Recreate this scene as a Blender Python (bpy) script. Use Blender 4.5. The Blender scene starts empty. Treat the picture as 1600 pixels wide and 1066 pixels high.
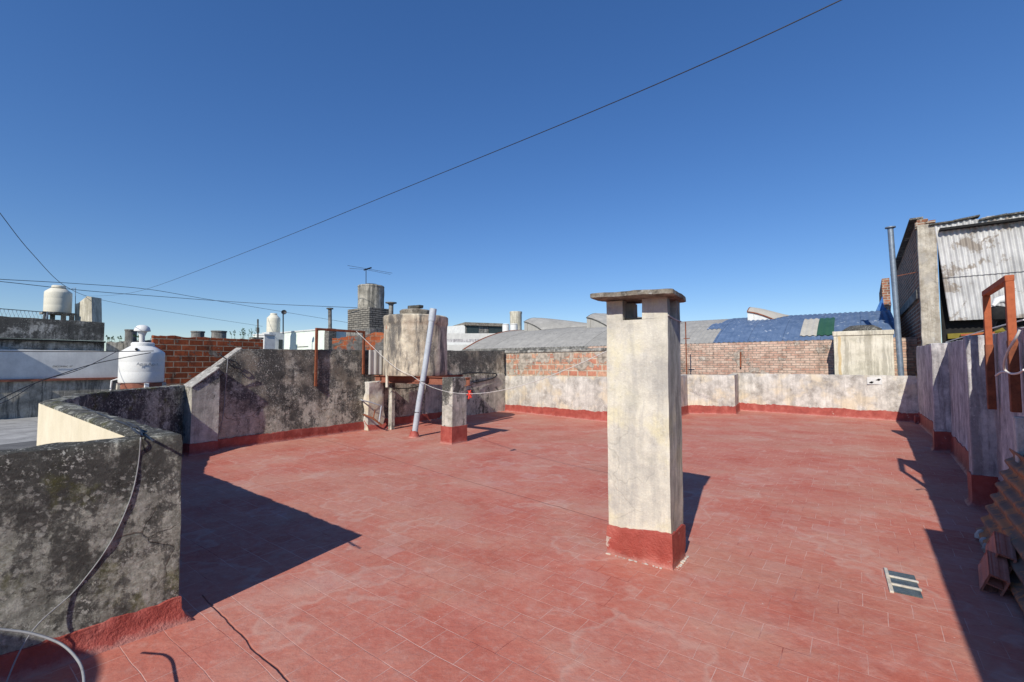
import bpy, bmesh, math, random
from mathutils import Vector, Matrix, noise
R = math.radians
random.seed(7)
S = bpy.context.scene
COL = S.collection
# ---------------------------------------------------------------- camera
F = 711.0; H = 1.6; PITCH = math.atan(35/711)
cam = bpy.data.cameras.new('camera'); cam.lens = 16.0; cam.sensor_width = 36.0
cam.clip_start = 0.05; cam.clip_end = 5000
co = bpy.data.objects.new('camera', cam); COL.objects.link(co)
co.location = (0, 0, H); co.rotation_euler = (math.pi/2 + PITCH, 0, 0)
S.camera = co
# ---------------------------------------------------------------- sky, sun, exposure
AZ = 26.5; EL = 36.0                      # direction the light travels (clockwise from +Y), elevation
w = bpy.data.worlds.new('World'); S.world = w; w.use_nodes = True
wn = w.node_tree; wn.nodes.clear()
sky = wn.nodes.new('ShaderNodeTexSky'); sky.sky_type = 'NISHITA'; sky.sun_disc = False
sky.sun_elevation = R(EL); sky.sun_rotation = R(AZ + 180)
sky.altitude = 0; sky.air_density = 1.0; sky.dust_density = 0.0; sky.ozone_density = 6.0
bg = wn.nodes.new('ShaderNodeBackground'); bg.inputs[1].default_value = 0.15
wo = wn.nodes.new('ShaderNodeOutputWorld')
gm = wn.nodes.new('ShaderNodeGamma'); gm.inputs[1].default_value = 0.8
hs = wn.nodes.new('ShaderNodeHueSaturation'); hs.inputs['Saturation'].default_value = 1.27; hs.inputs['Hue'].default_value = 0.512; hs.inputs['Value'].default_value = 1.12
wn.links.new(sky.outputs[0], gm.inputs[0]); wn.links.new(gm.outputs[0], hs.inputs['Color']); wn.links.new(hs.outputs[0], bg.inputs[0]); wn.links.new(bg.outputs[0], wo.inputs[0])
sun = bpy.data.lights.new('sun', 'SUN'); sun.energy = 5.0; sun.angle = R(0.5); sun.color = (1, 0.935, 0.82)
so = bpy.data.objects.new('sun', sun); COL.objects.link(so)
d = Vector((math.sin(R(AZ))*math.cos(R(EL)), math.cos(R(AZ))*math.cos(R(EL)), -math.sin(R(EL))))
so.rotation_euler = d.to_track_quat('-Z', 'Y').to_euler()
so.location = (-5, -10, 12)
S.view_settings.view_transform = 'Standard'; S.view_settings.look = 'None'
S.view_settings.exposure = 0.0; S.view_settings.gamma = 1.0
S.render.engine = 'CYCLES'
# ---------------------------------------------------------------- frame of the building
U = Vector((0.602, 0.799, 0)); V = Vector((0.799, -0.602, 0)); Z = Vector((0, 0, 1))
def V3(x, y, z=0): return Vector((x, y, z))
def ray(px, py):
    u = -(py - 533)/F
    return Vector(((px - 800)/F, math.cos(PITCH) - math.sin(PITCH)*u, math.sin(PITCH) + math.cos(PITCH)*u))
def at(px, py, Y):                       # the point at distance Y seen at a pixel of the photograph
    r = ray(px, py); return V3(0, 0, H) + r*(Y/r.y)
def fl(px, py, z=0.0):
    r = ray(px, py); return V3(0, 0, H) + r*((z - H)/r.z)
def onplane(px, py, a, n):               # the point on the vertical plane through a with normal n
    r = ray(px, py); o = V3(0, 0, H)
    return o + r*((a - o).dot(n)/r.dot(n))
# ---------------------------------------------------------------- materials
class NT:
    def __init__(s, name):
        s.m = bpy.data.materials.new(name); s.m.use_nodes = True
        s.t = s.m.node_tree; s.t.nodes.clear()
        s.out = s.t.nodes.new('ShaderNodeOutputMaterial')
        s.b = s.t.nodes.new('ShaderNodeBsdfPrincipled')
        s.t.links.new(s.b.outputs[0], s.out.inputs[0])
        s.tc = s.t.nodes.new('ShaderNodeTexCoord')
        s.obj = s.tc.outputs['Object']; s.uv = s.tc.outputs['UV']
    def n(s, t, **k):
        x = s.t.nodes.new(t)
        for a, b in k.items(): setattr(x, a, b)
        return x
    def put(s, inp, v):
        if v is None: return
        if hasattr(v, 'is_linked') or isinstance(v, bpy.types.NodeSocket): s.t.links.new(v, inp)
        elif isinstance(v, (tuple, list)) and len(v) == 3 and inp.type == 'RGBA': inp.default_value = (*v, 1)
        else: inp.default_value = v
    def map(s, vec, scale=(1, 1, 1), rot=(0, 0, 0), loc=(0, 0, 0)):
        x = s.n('ShaderNodeMapping'); s.put(x.inputs[0], vec)
        x.inputs['Location'].default_value = loc; x.inputs['Rotation'].default_value = rot; x.inputs['Scale'].default_value = scale
        return x.outputs[0]
    def noise(s, vec, scale, detail=6, rough=0.6, dist=0.0):
        x = s.n('ShaderNodeTexNoise'); s.put(x.inputs['Vector'], vec)
        x.inputs['Scale'].default_value = scale; x.inputs['Detail'].default_value = detail
        x.inputs['Roughness'].default_value = rough; x.inputs['Distortion'].default_value = dist
        return x.outputs[0]
    def vor(s, vec, scale, feature='F1'):
        x = s.n('ShaderNodeTexVoronoi', feature=feature); s.put(x.inputs['Vector'], vec); x.inputs['Scale'].default_value = scale
        return x.outputs[0]
    def ramp(s, f, stops, interp='LINEAR'):
        x = s.n('ShaderNodeValToRGB'); s.put(x.inputs[0], f); r = x.color_ramp; r.interpolation = interp
        while len(r.elements) < len(stops): r.elements.new(0.5)
        for e, (p, c) in zip(r.elements, stops):
            e.position = p; e.color = (c, c, c, 1) if isinstance(c, (int, float)) else (*c, 1)
        return x.outputs[0]
    def mix(s, f, a, b, mode='MIX'):
        x = s.n('ShaderNodeMix', data_type='RGBA', blend_type=mode)
        s.put(x.inputs[0], f); s.put(x.inputs[6], a); s.put(x.inputs[7], b); return x.outputs[2]
    def math(s, op, a, b=0.5, c=None, clamp=False):
        x = s.n('ShaderNodeMath', operation=op, use_clamp=clamp); s.put(x.inputs[0], a); s.put(x.inputs[1], b)
        if c is not None: s.put(x.inputs[2], c)
        return x.outputs[0]
    def sep(s, v):
        x = s.n('ShaderNodeSeparateXYZ'); s.put(x.inputs[0], v); return x.outputs
    def bump(s, h, strength=0.5, dist=0.01, prev=None):
        x = s.n('ShaderNodeBump'); s.put(x.inputs['Height'], h); x.inputs['Strength'].default_value = strength
        x.inputs['Distance'].default_value = dist
        if prev is not None: s.put(x.inputs['Normal'], prev)
        return x.outputs[0]
    def warp(s, vec, scale, amt):
        n = s.n('ShaderNodeTexNoise'); s.put(n.inputs['Vector'], vec); n.inputs['Scale'].default_value = scale; n.inputs['Detail'].default_value = 3
        m = s.n('ShaderNodeVectorMath', operation='MULTIPLY_ADD'); s.put(m.inputs[0], n.outputs[1]); m.inputs[1].default_value = (amt,)*3; s.put(m.inputs[2], vec)
        return m.outputs[0]
    def end(s, col, rough=0.9, normal=None, metal=0.0, spec=0.3):
        s.put(s.b.inputs['Base Color'], col); s.put(s.b.inputs['Roughness'], rough); s.put(s.b.inputs['Normal'], normal)
        s.put(s.b.inputs['Metallic'], metal); s.b.inputs['Specular IOR Level'].default_value = spec
        return s.m

def plaster(name, ramp, blot=(0.02, 0.02, 0.02), blotamt=0.6, scale=4.0, streak=0.4, light=(0.6, 0.6, 0.57), lightamt=0.4, cracks=0.5, moss=0.0, bump=0.5, seed=0.0, zdark=None, patch=None, warp=0.07, speck=0.35, side=0.0, sfreq=9, prough=0.72, gain=1.38, spots=0.0, multi=0.0, mould=0.0, bdist=0.03, fleck=(0.62, 0.61, 0.57)):
    s = NT(name); c = s.map(s.obj, loc=(seed, seed*1.7, 0))
    cw = s.warp(c, 3.0, warp)
    a = s.noise(cw, scale, 12, prough)
    if multi: a = s.math('ADD', s.math('MULTIPLY', a, 1 - multi), s.math('MULTIPLY', s.noise(s.map(c, loc=(3, 1, 6)), scale*4.2, 8, 0.75), multi))
    col = s.ramp(a, [(0.5 + (p_ - 0.5)*(0.46 if multi else 0.62), c_) for p_, c_ in ramp])
    big = s.ramp(s.noise(c, 1.1, 4, 0.6), [(0.36, 0.0), (0.62, 1.0)])
    lf = s.math('MULTIPLY', s.ramp(s.noise(cw, scale*2.3, 8, 0.7), [(0.54, 0.0), (0.64, 1.0)]), lightamt)
    lf = s.math('MULTIPLY', lf, s.math('SUBTRACT', 1.25, big))
    col = s.mix(lf, col, light)
    bl = s.math('MULTIPLY', s.ramp(s.noise(cw, scale*1.3, 9, 0.72), [(0.42, 0.0), (0.60, 1.0)]), blotamt)
    bl = s.math('MULTIPLY', bl, s.math('MULTIPLY_ADD', big, 0.75, 0.25))
    col = s.mix(bl, col, blot)
    if mould:                                 # crisp black mould, thickest towards the top edge and in drips
        m2 = s.math('ADD', s.math('MULTIPLY', s.noise(s.map(cw, loc=(7, 7, 1)), scale*0.8, 12, 0.70), 0.5), s.math('MULTIPLY', s.noise(s.map(c, loc=(2, 6, 9)), scale*4, 10, 0.8), 0.28))
        m2 = s.math('ADD', m2, s.math('MULTIPLY', s.noise(s.map(cw, scale=(10, 10, 0.8), loc=(1, 4, 0)), 1.0, 8, 0.7), 0.22))
        m2 = s.math('ADD', m2, s.math('MULTIPLY_ADD', s.noise(s.map(c, loc=(1, 9, 4)), 0.9, 3, 0.5), 0.34, -0.17))
        zz = s.math('MULTIPLY_ADD', s.sep(s.obj)[2], 1/zdark[1], -zdark[0]/zdark[1] + 1.0, clamp=True)
        m2 = s.math('ADD', m2, s.math('MULTIPLY_ADD', zz, 0.10, mould))
        mk = s.ramp(m2, [(0.485, 0.0), (0.515, 0.75), (0.56, 0.97)])
        col = s.mix(mk, col, s.mix(s.noise(c, 30, 6, 0.8), (0.015, 0.015, 0.014), (0.12, 0.118, 0.108)))
    if patch:
        pf = s.ramp(s.noise(s.map(c, loc=(9, 3, 5)), 1.9, 5, 0.6), [(0.5, 0.0), (0.62, 1.0)])
        col = s.mix(s.math('MULTIPLY', pf, 0.30 if mould else 0.75), col, patch)
    st = s.noise(s.map(cw, scale=(sfreq, sfreq, 0.6)), 1.0, 6, 0.7)
    col = s.mix(s.math('MULTIPLY', s.ramp(st, [(0.47, 0.0), (0.58, 1.0)]), streak), col, blot)
    if zdark:                                 # mould creeping down from the top edge
        z = s.sep(s.obj)[2]
        zf = s.math('ADD', s.math('MULTIPLY_ADD', s.noise(s.map(cw, scale=(11, 11, 1.1)), 1.0, 8, 0.75), 2.4, -1.25), s.math('MULTIPLY_ADD', z, 1/zdark[1], -zdark[0]/zdark[1]), clamp=True)
        col = s.mix(s.math('MULTIPLY', zf, zdark[2]), col, blot)
    sk = s.math('MULTIPLY', s.ramp(s.noise(c, 38, 6, 0.75), [(0.55, 0.0), (0.62, 1.0)]), s.math('MULTIPLY', s.ramp(s.noise(s.map(c, loc=(2, 5, 1)), 3.4, 5, 0.65), [(0.42, 0.0), (0.62, 1.0)]), speck))
    col = s.mix(sk, col, fleck)
    dkf = s.math('MULTIPLY', s.ramp(s.noise(s.map(c, loc=(6, 5, 1)), 26, 7, 0.78), [(0.56, 0.0), (0.64, 1.0)]), s.math('MULTIPLY', s.ramp(s.noise(s.map(c, loc=(8, 1, 1)), 2.6, 5, 0.65), [(0.42, 0.0), (0.62, 1.0)]), speck*0.8))
    col = s.mix(dkf, col, blot)
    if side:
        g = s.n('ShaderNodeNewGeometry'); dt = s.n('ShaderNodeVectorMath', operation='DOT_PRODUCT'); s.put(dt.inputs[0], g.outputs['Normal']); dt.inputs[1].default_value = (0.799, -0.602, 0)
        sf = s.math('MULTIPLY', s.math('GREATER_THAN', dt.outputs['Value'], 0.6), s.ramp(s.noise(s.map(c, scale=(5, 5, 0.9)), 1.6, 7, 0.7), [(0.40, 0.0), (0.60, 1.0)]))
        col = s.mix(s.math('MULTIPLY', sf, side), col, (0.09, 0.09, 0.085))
    if spots:                                 # round crusts of pale lichen
        vd = s.vor(s.warp(s.warp(c, 14, 0.05), 50, 0.03), 20); sm_ = s.ramp(s.noise(s.map(c, loc=(5, 9, 2)), 2.2, 6, 0.7), [(0.46, 0.0), (0.60, 1.0)])
        sp_ = s.math('MULTIPLY', s.ramp(s.math('ADD', vd, s.math('MULTIPLY_ADD', s.noise(c, 60, 5, 0.7), 0.5, -0.25)), [(0.22, 1.0), (0.34, 0.0)]), sm_)
        col = s.mix(s.math('MULTIPLY', sp_, spots), col, fleck)
    if moss:
        mf = s.math('MULTIPLY', s.ramp(s.noise(s.map(c, loc=(4, 4, 4)), 3.2, 8, 0.7), [(0.55, 0.0), (0.66, 1.0)]), moss)
        col = s.mix(mf, col, (0.10, 0.10, 0.012))
    if cracks:
        v = s.vor(s.warp(c, 2.2, 0.6), 1.25, 'DISTANCE_TO_EDGE')
        cf = s.ramp(v, [(0.0, 1.0), (0.007, 0.0)])
        cf = s.math('MULTIPLY', cf, s.math('MULTIPLY', s.ramp(s.noise(c, 2.0, 2), [(0.45, 0.0), (0.6, 1.0)]), cracks))
        col = s.mix(cf, col, (0.015, 0.014, 0.012))
    fine = s.noise(c, 70, 4, 0.7)
    col = s.mix(0.55, col, s.mix(fine, (0.45,)*3, (1.0,)*3), 'MULTIPLY')
    col = s.mix(0.5, col, (gain,)*3, 'MULTIPLY')
    h = s.math('ADD', s.math('MULTIPLY', a, 1.0), s.math('MULTIPLY', s.noise(c, 30, 9, 0.8), 0.8))
    if cracks: h = s.math('SUBTRACT', h, s.math('MULTIPLY', cf, 0.6))
    return s.end(col, 0.95, s.bump(h, bump, bdist), spec=0.15)

G3 = lambda a: (a, a*0.98, a*0.94)
M = {}
M['lichen'] = plaster('lichen_plaster', [(0.22, (0.15, 0.15, 0.125)), (0.45, (0.30, 0.30, 0.255)), (0.60, (0.42, 0.42, 0.36)), (0.80, (0.56, 0.56, 0.49))], blot=(0.03, 0.031, 0.026), blotamt=0.35, scale=6.0, streak=0.25, sfreq=6, light=(0.60, 0.60, 0.53), lightamt=0.8, cracks=0.65, moss=0.6, bump=0.9, bdist=0.045, zdark=(1.25, 0.9, 0.0001), speck=1.0, warp=0.08, prough=0.76, gain=2.4, spots=0.5, multi=0.45, mould=-0.034, fleck=(0.56, 0.56, 0.50))
M['lichen2'] = plaster('old_wall_plaster', [(0.22, (0.20, 0.19, 0.155)), (0.42, (0.33, 0.315, 0.26)), (0.57, (0.44, 0.42, 0.35)), (0.78, (0.57, 0.545, 0.46))], blot=(0.03, 0.029, 0.025), blotamt=0.3, scale=4.5, streak=0.25, sfreq=4, light=(0.60, 0.58, 0.50), lightamt=0.6, cracks=0.8, bump=1.0, bdist=0.04, seed=3, zdark=(2.0, 1.0, 0.0001), patch=(0.50, 0.43, 0.32), speck=0.9, prough=0.76, gain=2.2, spots=0.3, multi=0.40, mould=-0.010, fleck=(0.56, 0.55, 0.48))
M['pale'] = plaster('pale_plaster', [(0.3, (0.30, 0.28, 0.25)), (0.5, (0.48, 0.46, 0.42)), (0.7, (0.62, 0.60, 0.55))], blot=(0.16, 0.15, 0.14), blotamt=0.3, scale=3.0, streak=0.25, light=(0.72, 0.70, 0.66), lightamt=0.5, cracks=0.4, bump=0.35, seed=8, gain=1.65, speck=0.5, patch=(0.60, 0.52, 0.38), zdark=(1.28, 0.16, 0.6))
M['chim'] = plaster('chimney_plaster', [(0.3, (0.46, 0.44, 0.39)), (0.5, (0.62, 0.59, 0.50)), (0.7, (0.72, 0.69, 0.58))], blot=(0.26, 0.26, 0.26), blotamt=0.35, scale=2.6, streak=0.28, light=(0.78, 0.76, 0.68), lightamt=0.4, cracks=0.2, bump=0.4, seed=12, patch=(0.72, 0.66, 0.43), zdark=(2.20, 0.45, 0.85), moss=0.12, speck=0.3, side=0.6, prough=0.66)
M['post'] = plaster('post_plaster', [(0.3, (0.34, 0.32, 0.28)), (0.5, (0.50, 0.475, 0.415)), (0.7, (0.62, 0.58, 0.50))], blot=(0.05, 0.05, 0.045), blotamt=0.25, scale=4.0, streak=0.3, cracks=0.3, bump=0.7, seed=15, zdark=(1.45, 0.8, 0.0001), moss=0.15, speck=0.6, mould=-0.055, gain=1.5)
M['post2'] = plaster('column_render', [(0.3, (0.34, 0.31, 0.25)), (0.5, (0.50, 0.46, 0.38)), (0.7, (0.60, 0.56, 0.47))], blot=(0.12, 0.09, 0.07), blotamt=0.4, scale=3, streak=0.35, cracks=0.5, bump=0.7, seed=91, patch=(0.36, 0.34, 0.31), speck=0.5)
M['cream'] = plaster('cream_paint', [(0.3, (0.68, 0.60, 0.44)), (0.7, (0.76, 0.68, 0.52))], blot=(0.4, 0.35, 0.25), blotamt=0.12, scale=2.5, streak=0.06, lightamt=0.0, cracks=0.0, bump=0.1, seed=2)
M['tank'] = plaster('tank_concrete', [(0.3, (0.30, 0.26, 0.20)), (0.5, (0.54, 0.47, 0.36)), (0.7, (0.70, 0.63, 0.48))], blot=(0.10, 0.095, 0.09), blotamt=0.45, scale=3.2, streak=0.9, sfreq=4.5, light=(0.76, 0.70, 0.58), lightamt=0.5, cracks=0.3, bump=0.5, seed=23, gain=1.6, zdark=(2.78, 0.3, 0.85), patch=(0.44, 0.36, 0.27), speck=0.5)
M['tank2'] = plaster('pale_tank_concrete', [(0.3, (0.46, 0.43, 0.34)), (0.5, (0.62, 0.58, 0.47)), (0.7, (0.70, 0.66, 0.55))], blot=(0.2, 0.18, 0.14), blotamt=0.2, scale=2.0, streak=0.5, lightamt=0.2, cracks=0.1, bump=0.25, seed=27)
M['tank3'] = plaster('grey_tank_concrete', [(0.3, (0.20, 0.19, 0.16)), (0.5, (0.36, 0.34, 0.29)), (0.7, (0.50, 0.47, 0.40))], blot=(0.07, 0.07, 0.065), blotamt=0.4, scale=2.5, streak=0.8, cracks=0.2, bump=0.4, seed=71)
M['grey'] = plaster('grey_concrete', [(0.3, (0.10, 0.10, 0.095)), (0.5, (0.22, 0.215, 0.20)), (0.7, (0.36, 0.35, 0.32))], blot=(0.04, 0.04, 0.04), blotamt=0.5, scale=2.5, streak=0.5, lightamt=0.3, cracks=0.3, bump=0.5, seed=31)
M['dark'] = plaster('dark_concrete', [(0.3, (0.16, 0.16, 0.145)), (0.5, (0.28, 0.275, 0.25)), (0.70, (0.46, 0.45, 0.41))], blot=(0.03, 0.03, 0.028), blotamt=0.4, scale=3.0, streak=0.4, lightamt=0.6, cracks=0.2, bump=0.6, seed=35, speck=0.7, zdark=(3.0, 1.0, 0.0001), mould=-0.02, gain=1.8)
M['white'] = plaster('white_wall', [(0.3, (0.56, 0.57, 0.56)), (0.7, (0.70, 0.71, 0.69))], blot=(0.4, 0.4, 0.4), blotamt=0.2, scale=2.0, streak=0.12, lightamt=0.1, cracks=0.0, bump=0.1, seed=41)
M['mint'] = plaster('pale_green_wall', [(0.3, (0.66, 0.74, 0.66)), (0.7, (0.76, 0.82, 0.75))], blot=(0.5, 0.52, 0.48), blotamt=0.15, scale=1.0, streak=0.1, lightamt=0.1, cracks=0.0, bump=0.08, seed=43)
M['purple'] = plaster('side_wall_plaster', [(0.3, (0.32, 0.31, 0.315)), (0.5, (0.48, 0.465, 0.465)), (0.7, (0.62, 0.60, 0.585))], blot=(0.14, 0.13, 0.135), blotamt=0.4, scale=3.0, streak=0.6, light=(0.72, 0.70, 0.68), lightamt=0.4, cracks=0.3, bump=0.5, seed=50, speck=0.5, multi=0.3, gain=1.65)
M['roofgrey'] = plaster('neighbour_roof', [(0.3, (0.26, 0.26, 0.255)), (0.7, (0.42, 0.42, 0.41))], blot=(0.13, 0.13, 0.13), blotamt=0.4, scale=1.5, streak=0.0, lightamt=0.3, cracks=0.6, bump=0.15, seed=55)
M['ground'] = plaster('city_ground', [(0.3, (0.10, 0.10, 0.10)), (0.7, (0.2, 0.19, 0.18))], blotamt=0.3, scale=0.2, streak=0.0, lightamt=0.1, cracks=0, bump=0.1)

def red_paint():
    s = NT('red_membrane_paint'); c = s.obj
    a = s.noise(c, 5, 7, 0.65)
    col = s.ramp(a, [(0.3, (0.24, 0.046, 0.036)), (0.5, (0.34, 0.070, 0.054)), (0.7, (0.42, 0.12, 0.095))])
    col = s.mix(s.ramp(s.noise(c, 22, 6, 0.7), [(0.66, 0.0), (0.72, 0.6)]), col, (0.55, 0.42, 0.36))
    z = s.sep(c)[2]
    ft = s.math('SUBTRACT', 1.0, s.math('DIVIDE', z, s.math('MULTIPLY_ADD', s.noise(c, 9, 6, 0.7), 0.14, -0.03)), clamp=True)
    col = s.mix(s.math('MULTIPLY', ft, 0.7), col, (0.50, 0.27, 0.23))
    col = s.mix(s.ramp(s.noise(s.map(c, scale=(1, 1, 0.5), loc=(5, 5, 5)), 3.5, 8, 0.7), [(0.52, 0.0), (0.66, 0.5)]), col, (0.24, 0.05, 0.035))
    col = s.mix(s.ramp(s.noise(s.map(c, loc=(1, 2, 3)), 6, 8, 0.75), [(0.635, 0.0), (0.66, 0.8)]), col, (0.52, 0.46, 0.40))
    return s.end(col, 0.62, s.bump(s.math('ADD', s.noise(s.warp(c, 8, 0.1), 14, 6, 0.6), s.noise(c, 60, 3)), 0.5, 0.02), spec=0.35)
M['red'] = red_paint()

def floor_mat():
    s = NT('red_roof_tiles'); c = s.obj
    cw = s.warp(c, 1.5, 0.05)
    r = s.map(cw, rot=(0, 0, R(37)))          # x' runs along V, y' along U
    br = s.n('ShaderNodeTexBrick'); s.put(br.inputs['Vector'], r); br.offset = 0.5
    br.inputs['Scale'].default_value = 1.0; br.inputs['Brick Width'].default_value = 0.25; br.inputs['Row Height'].default_value = 0.205
    br.inputs['Mortar Size'].default_value = 0.003; br.inputs['Mortar Smooth'].default_value = 0.6; br.inputs['Bias'].default_value = -0.1
    br.inputs['Color1'].default_value = (0.0, 0.0, 0.0, 1); br.inputs['Color2'].default_value = (1, 1, 1, 1); br.inputs['Mortar'].default_value = (0.5, 0.5, 0.5, 1)
    tile = br.outputs['Color']; joint = br.outputs['Fac']
    n1 = s.noise(c, 1.1, 7, 0.62); n2 = s.noise(c, 7, 8, 0.7)
    col = s.ramp(n1, [(0.33, (0.43, 0.120, 0.085)), (0.45, (0.475, 0.153, 0.110)), (0.56, (0.49, 0.190, 0.140)), (0.68, (0.50, 0.25, 0.19))])
    # tile to tile difference, only where the membrane is thin
    where = s.ramp(s.noise(s.map(c, loc=(7, 2, 0)), 0.9, 3, 0.5), [(0.38, 0.35), (0.6, 1.0)])
    tv = s.math('MULTIPLY', s.ramp(tile, [(0.0, 0.0), (0.60, 0.10), (0.84, 0.16), (0.88, 0.62), (1.0, 0.75)]), where)
    col = s.mix(tv, col, (0.50, 0.26, 0.225))
    # dusty pale scuffs
    scf = s.math('MULTIPLY', s.ramp(s.noise(s.warp(c, 2.5, 0.5), 2.6, 9, 0.72), [(0.54, 0.0), (0.72, 0.75)]), s.ramp(s.noise(s.map(c, loc=(3, 8, 0)), 0.6, 3, 0.5), [(0.42, 0.1), (0.62, 1.0)]))
    col = s.mix(scf, col, (0.56, 0.36, 0.32))
    # broad worn and dusty zones, walked paths and dried puddles
    wz = s.noise(s.warp(s.map(c, loc=(11, 4, 0)), 0.8, 0.6), 0.55, 8, 0.66)
    col = s.mix(s.ramp(wz, [(0.47, 0.0), (0.58, 0.5), (0.66, 0.25)]), col, (0.46, 0.245, 0.180))
    pd = s.noise(s.map(c, loc=(2, 14, 0)), 0.9, 4, 0.5)
    col = s.mix(s.ramp(pd, [(0.565, 0.0), (0.58, 0.45), (0.60, 0.08), (0.70, 0.18)]), col, (0.54, 0.36, 0.30))
    col = s.mix(s.ramp(pd, [(0.34, 0.35), (0.42, 0.0)]), col, (0.40, 0.095, 0.065))
    # brush marks
    bm = s.ramp(s.noise(s.map(s.warp(c, 2, 0.4), scale=(4, 26, 1), rot=(0, 0, R(25))), 1.5, 5, 0.65), [(0.55, 0.0), (0.75, 0.22)])
    col = s.mix(bm, col, (0.56, 0.30, 0.26))
    dk = s.ramp(s.noise(s.map(c, loc=(1, 1, 0)), 1.7, 5, 0.6), [(0.60, 0.0), (0.75, 0.35)])
    col = s.mix(dk, col, (0.38, 0.09, 0.065))
    ft = s.noise(s.map(s.warp(c, 4, 0.15), scale=(1, 1, 1)), 13, 9, 0.8)
    col = s.mix(s.ramp(ft, [(0.50, 0.0), (0.68, 0.55)]), col, (0.52, 0.30, 0.255))
    col = s.mix(s.ramp(ft, [(0.32, 0.45), (0.46, 0.0)]), col, (0.36, 0.085, 0.065))
    # joints: pale in places, dark in others
    jn = s.ramp(s.noise(s.map(c, loc=(4, 9, 0)), 1.6, 6, 0.7), [(0.36, 0.25), (0.56, 1.0)])
    col = s.mix(s.math('MULTIPLY', joint, jn), col, s.mix(s.ramp(s.noise(c, 2.1, 3), [(0.36, 0.0), (0.50, 1.0)]), (0.30, 0.075, 0.06), (0.60, 0.37, 0.32)))
    x, y, z = s.sep(s.warp(c, 3.0, 0.06))[0:3]
    h = s.math('SUBTRACT', s.math('MULTIPLY', n2, 0.7), s.math('MULTIPLY', joint, 0.16))
    for (nx, ny, cc, wd, a0, a1, amt) in [(0.7105, 0.7037, 4.05, 0.012, -12, -2.2, 0.45), (0.733, 0.680, 5.95, 0.008, -8, -3.5, 0.5), (0.641, 0.767, 1.14, 0.009, -3.7, 9, 0.8), (0.60, 0.80, 3.1, 0.05, 1.2, 9, 0.28)]:
        dist = s.math('ABSOLUTE', s.math('SUBTRACT', s.math('ADD', s.math('MULTIPLY', x, nx), s.math('MULTIPLY', y, ny)), cc))
        al = s.math('ADD', s.math('MULTIPLY', x, ny), s.math('MULTIPLY', y, -nx))
        f = s.math('SUBTRACT', 1.0, s.math('DIVIDE', dist, wd), clamp=True)
        f = s.math('MULTIPLY', f, s.math('GREATER_THAN', al, a0)); f = s.math('MULTIPLY', f, s.math('LESS_THAN', al, a1))
        f = s.math('MULTIPLY', f, s.math('MULTIPLY_ADD', n2, 0.9, 0.4), clamp=True)
        col = s.mix(s.math('MULTIPLY', f, amt), col, (0.13, 0.03, 0.024)); h = s.math('SUBTRACT', h, s.math('MULTIPLY', f, 1.2))
    sp = s.ramp(s.noise(c, 45, 2, 0.5), [(0.74, 0.0), (0.77, 0.7)])
    col = s.mix(sp, col, (0.68, 0.58, 0.54))
    h = s.math('ADD', h, s.math('MULTIPLY', s.noise(c, 30, 4, 0.6), 0.25)); h = s.math('ADD', h, s.math('MULTIPLY', tile, 0.10))
    return s.end(col, s.ramp(n2, [(0.3, 0.62), (0.7, 0.85)]), s.bump(h, 0.6, 0.014, s.bump(n1, 0.6, 0.05)), spec=0.12)
M['floor'] = floor_mat()

def bricks(name, c1, c2, mortar, bw, rh, ms, over=None, overamt=0.5, dark=0.3, msm=0.2, bump=0.8, seed=0, oscale=1.6):
    s = NT(name); uv = s.map(s.uv, loc=(seed, 0, 0))
    uw = s.warp(uv, 6, 0.012)
    br = s.n('ShaderNodeTexBrick'); s.put(br.inputs['Vector'], uw); br.inputs['Scale'].default_value = 1.0
    br.inputs['Brick Width'].default_value = bw; br.inputs['Row Height'].default_value = rh; br.inputs['Mortar Size'].default_value = ms
    br.inputs['Mortar Smooth'].default_value = msm; br.inputs['Color1'].default_value = (*c1, 1); br.inputs['Color2'].default_value = (*c2, 1); br.inputs['Mortar'].default_value = (*mortar, 1)
    col = br.outputs['Color']; n = s.noise(s.obj, 9, 8, 0.7)
    col = s.mix(0.7, col, s.ramp(n, [(0.3, 0.45), (0.7, 1.25)]), 'MULTIPLY')
    h = s.math('SUBTRACT', s.math('MULTIPLY', n, 0.4), br.outputs['Fac'])
    if over:
        f = s.ramp(s.noise(s.warp(s.obj, 2, 0.5), oscale, 7, 0.65), [(0.5 - (overamt - 0.5)*0.3, 0.0), (0.53 - (overamt - 0.5)*0.3, 1.0)])
        oc = s.mix(s.ramp(s.noise(s.obj, 7, 8, 0.7), [(0.35, 0.0), (0.65, 1.0)]), over, tuple(x*0.4 for x in over))
        col = s.mix(f, col, oc); h = s.math('ADD', h, s.math('MULTIPLY', f, 1.2))
    dk = s.ramp(s.noise(s.map(s.obj, scale=(3, 3, 1)), 1.2, 7, 0.7), [(0.5, 0.0), (0.72, dark)])
    col = s.mix(dk, col, (0.03, 0.028, 0.025))
    return s.end(col, 0.92, s.bump(h, bump, 0.012), spec=0.15)
M['brickpale'] = bricks('pale_pink_brick', (0.52, 0.31, 0.235), (0.66, 0.50, 0.40), (0.34, 0.29, 0.245), 0.27, 0.085, 0.011, over=(0.62, 0.54, 0.46), overamt=0.25, dark=0.55, bump=1.0)
M['brickorange'] = bricks('hollow_orange_brick', (0.34, 0.085, 0.035), (0.18, 0.048, 0.022), (0.36, 0.27, 0.20), 0.42, 0.185, 0.016, over=(0.30, 0.25, 0.21), overamt=0.12, dark=1.0, seed=3, bump=1.2, oscale=3)
M['brickmix'] = bricks('exposed_brick_and_plaster', (0.52, 0.215, 0.145), (0.58, 0.34, 0.23), (0.56, 0.48, 0.37), 0.34, 0.175, 0.022, over=(0.56, 0.50, 0.42), overamt=0.42, dark=0.4, seed=1.3)
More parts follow.
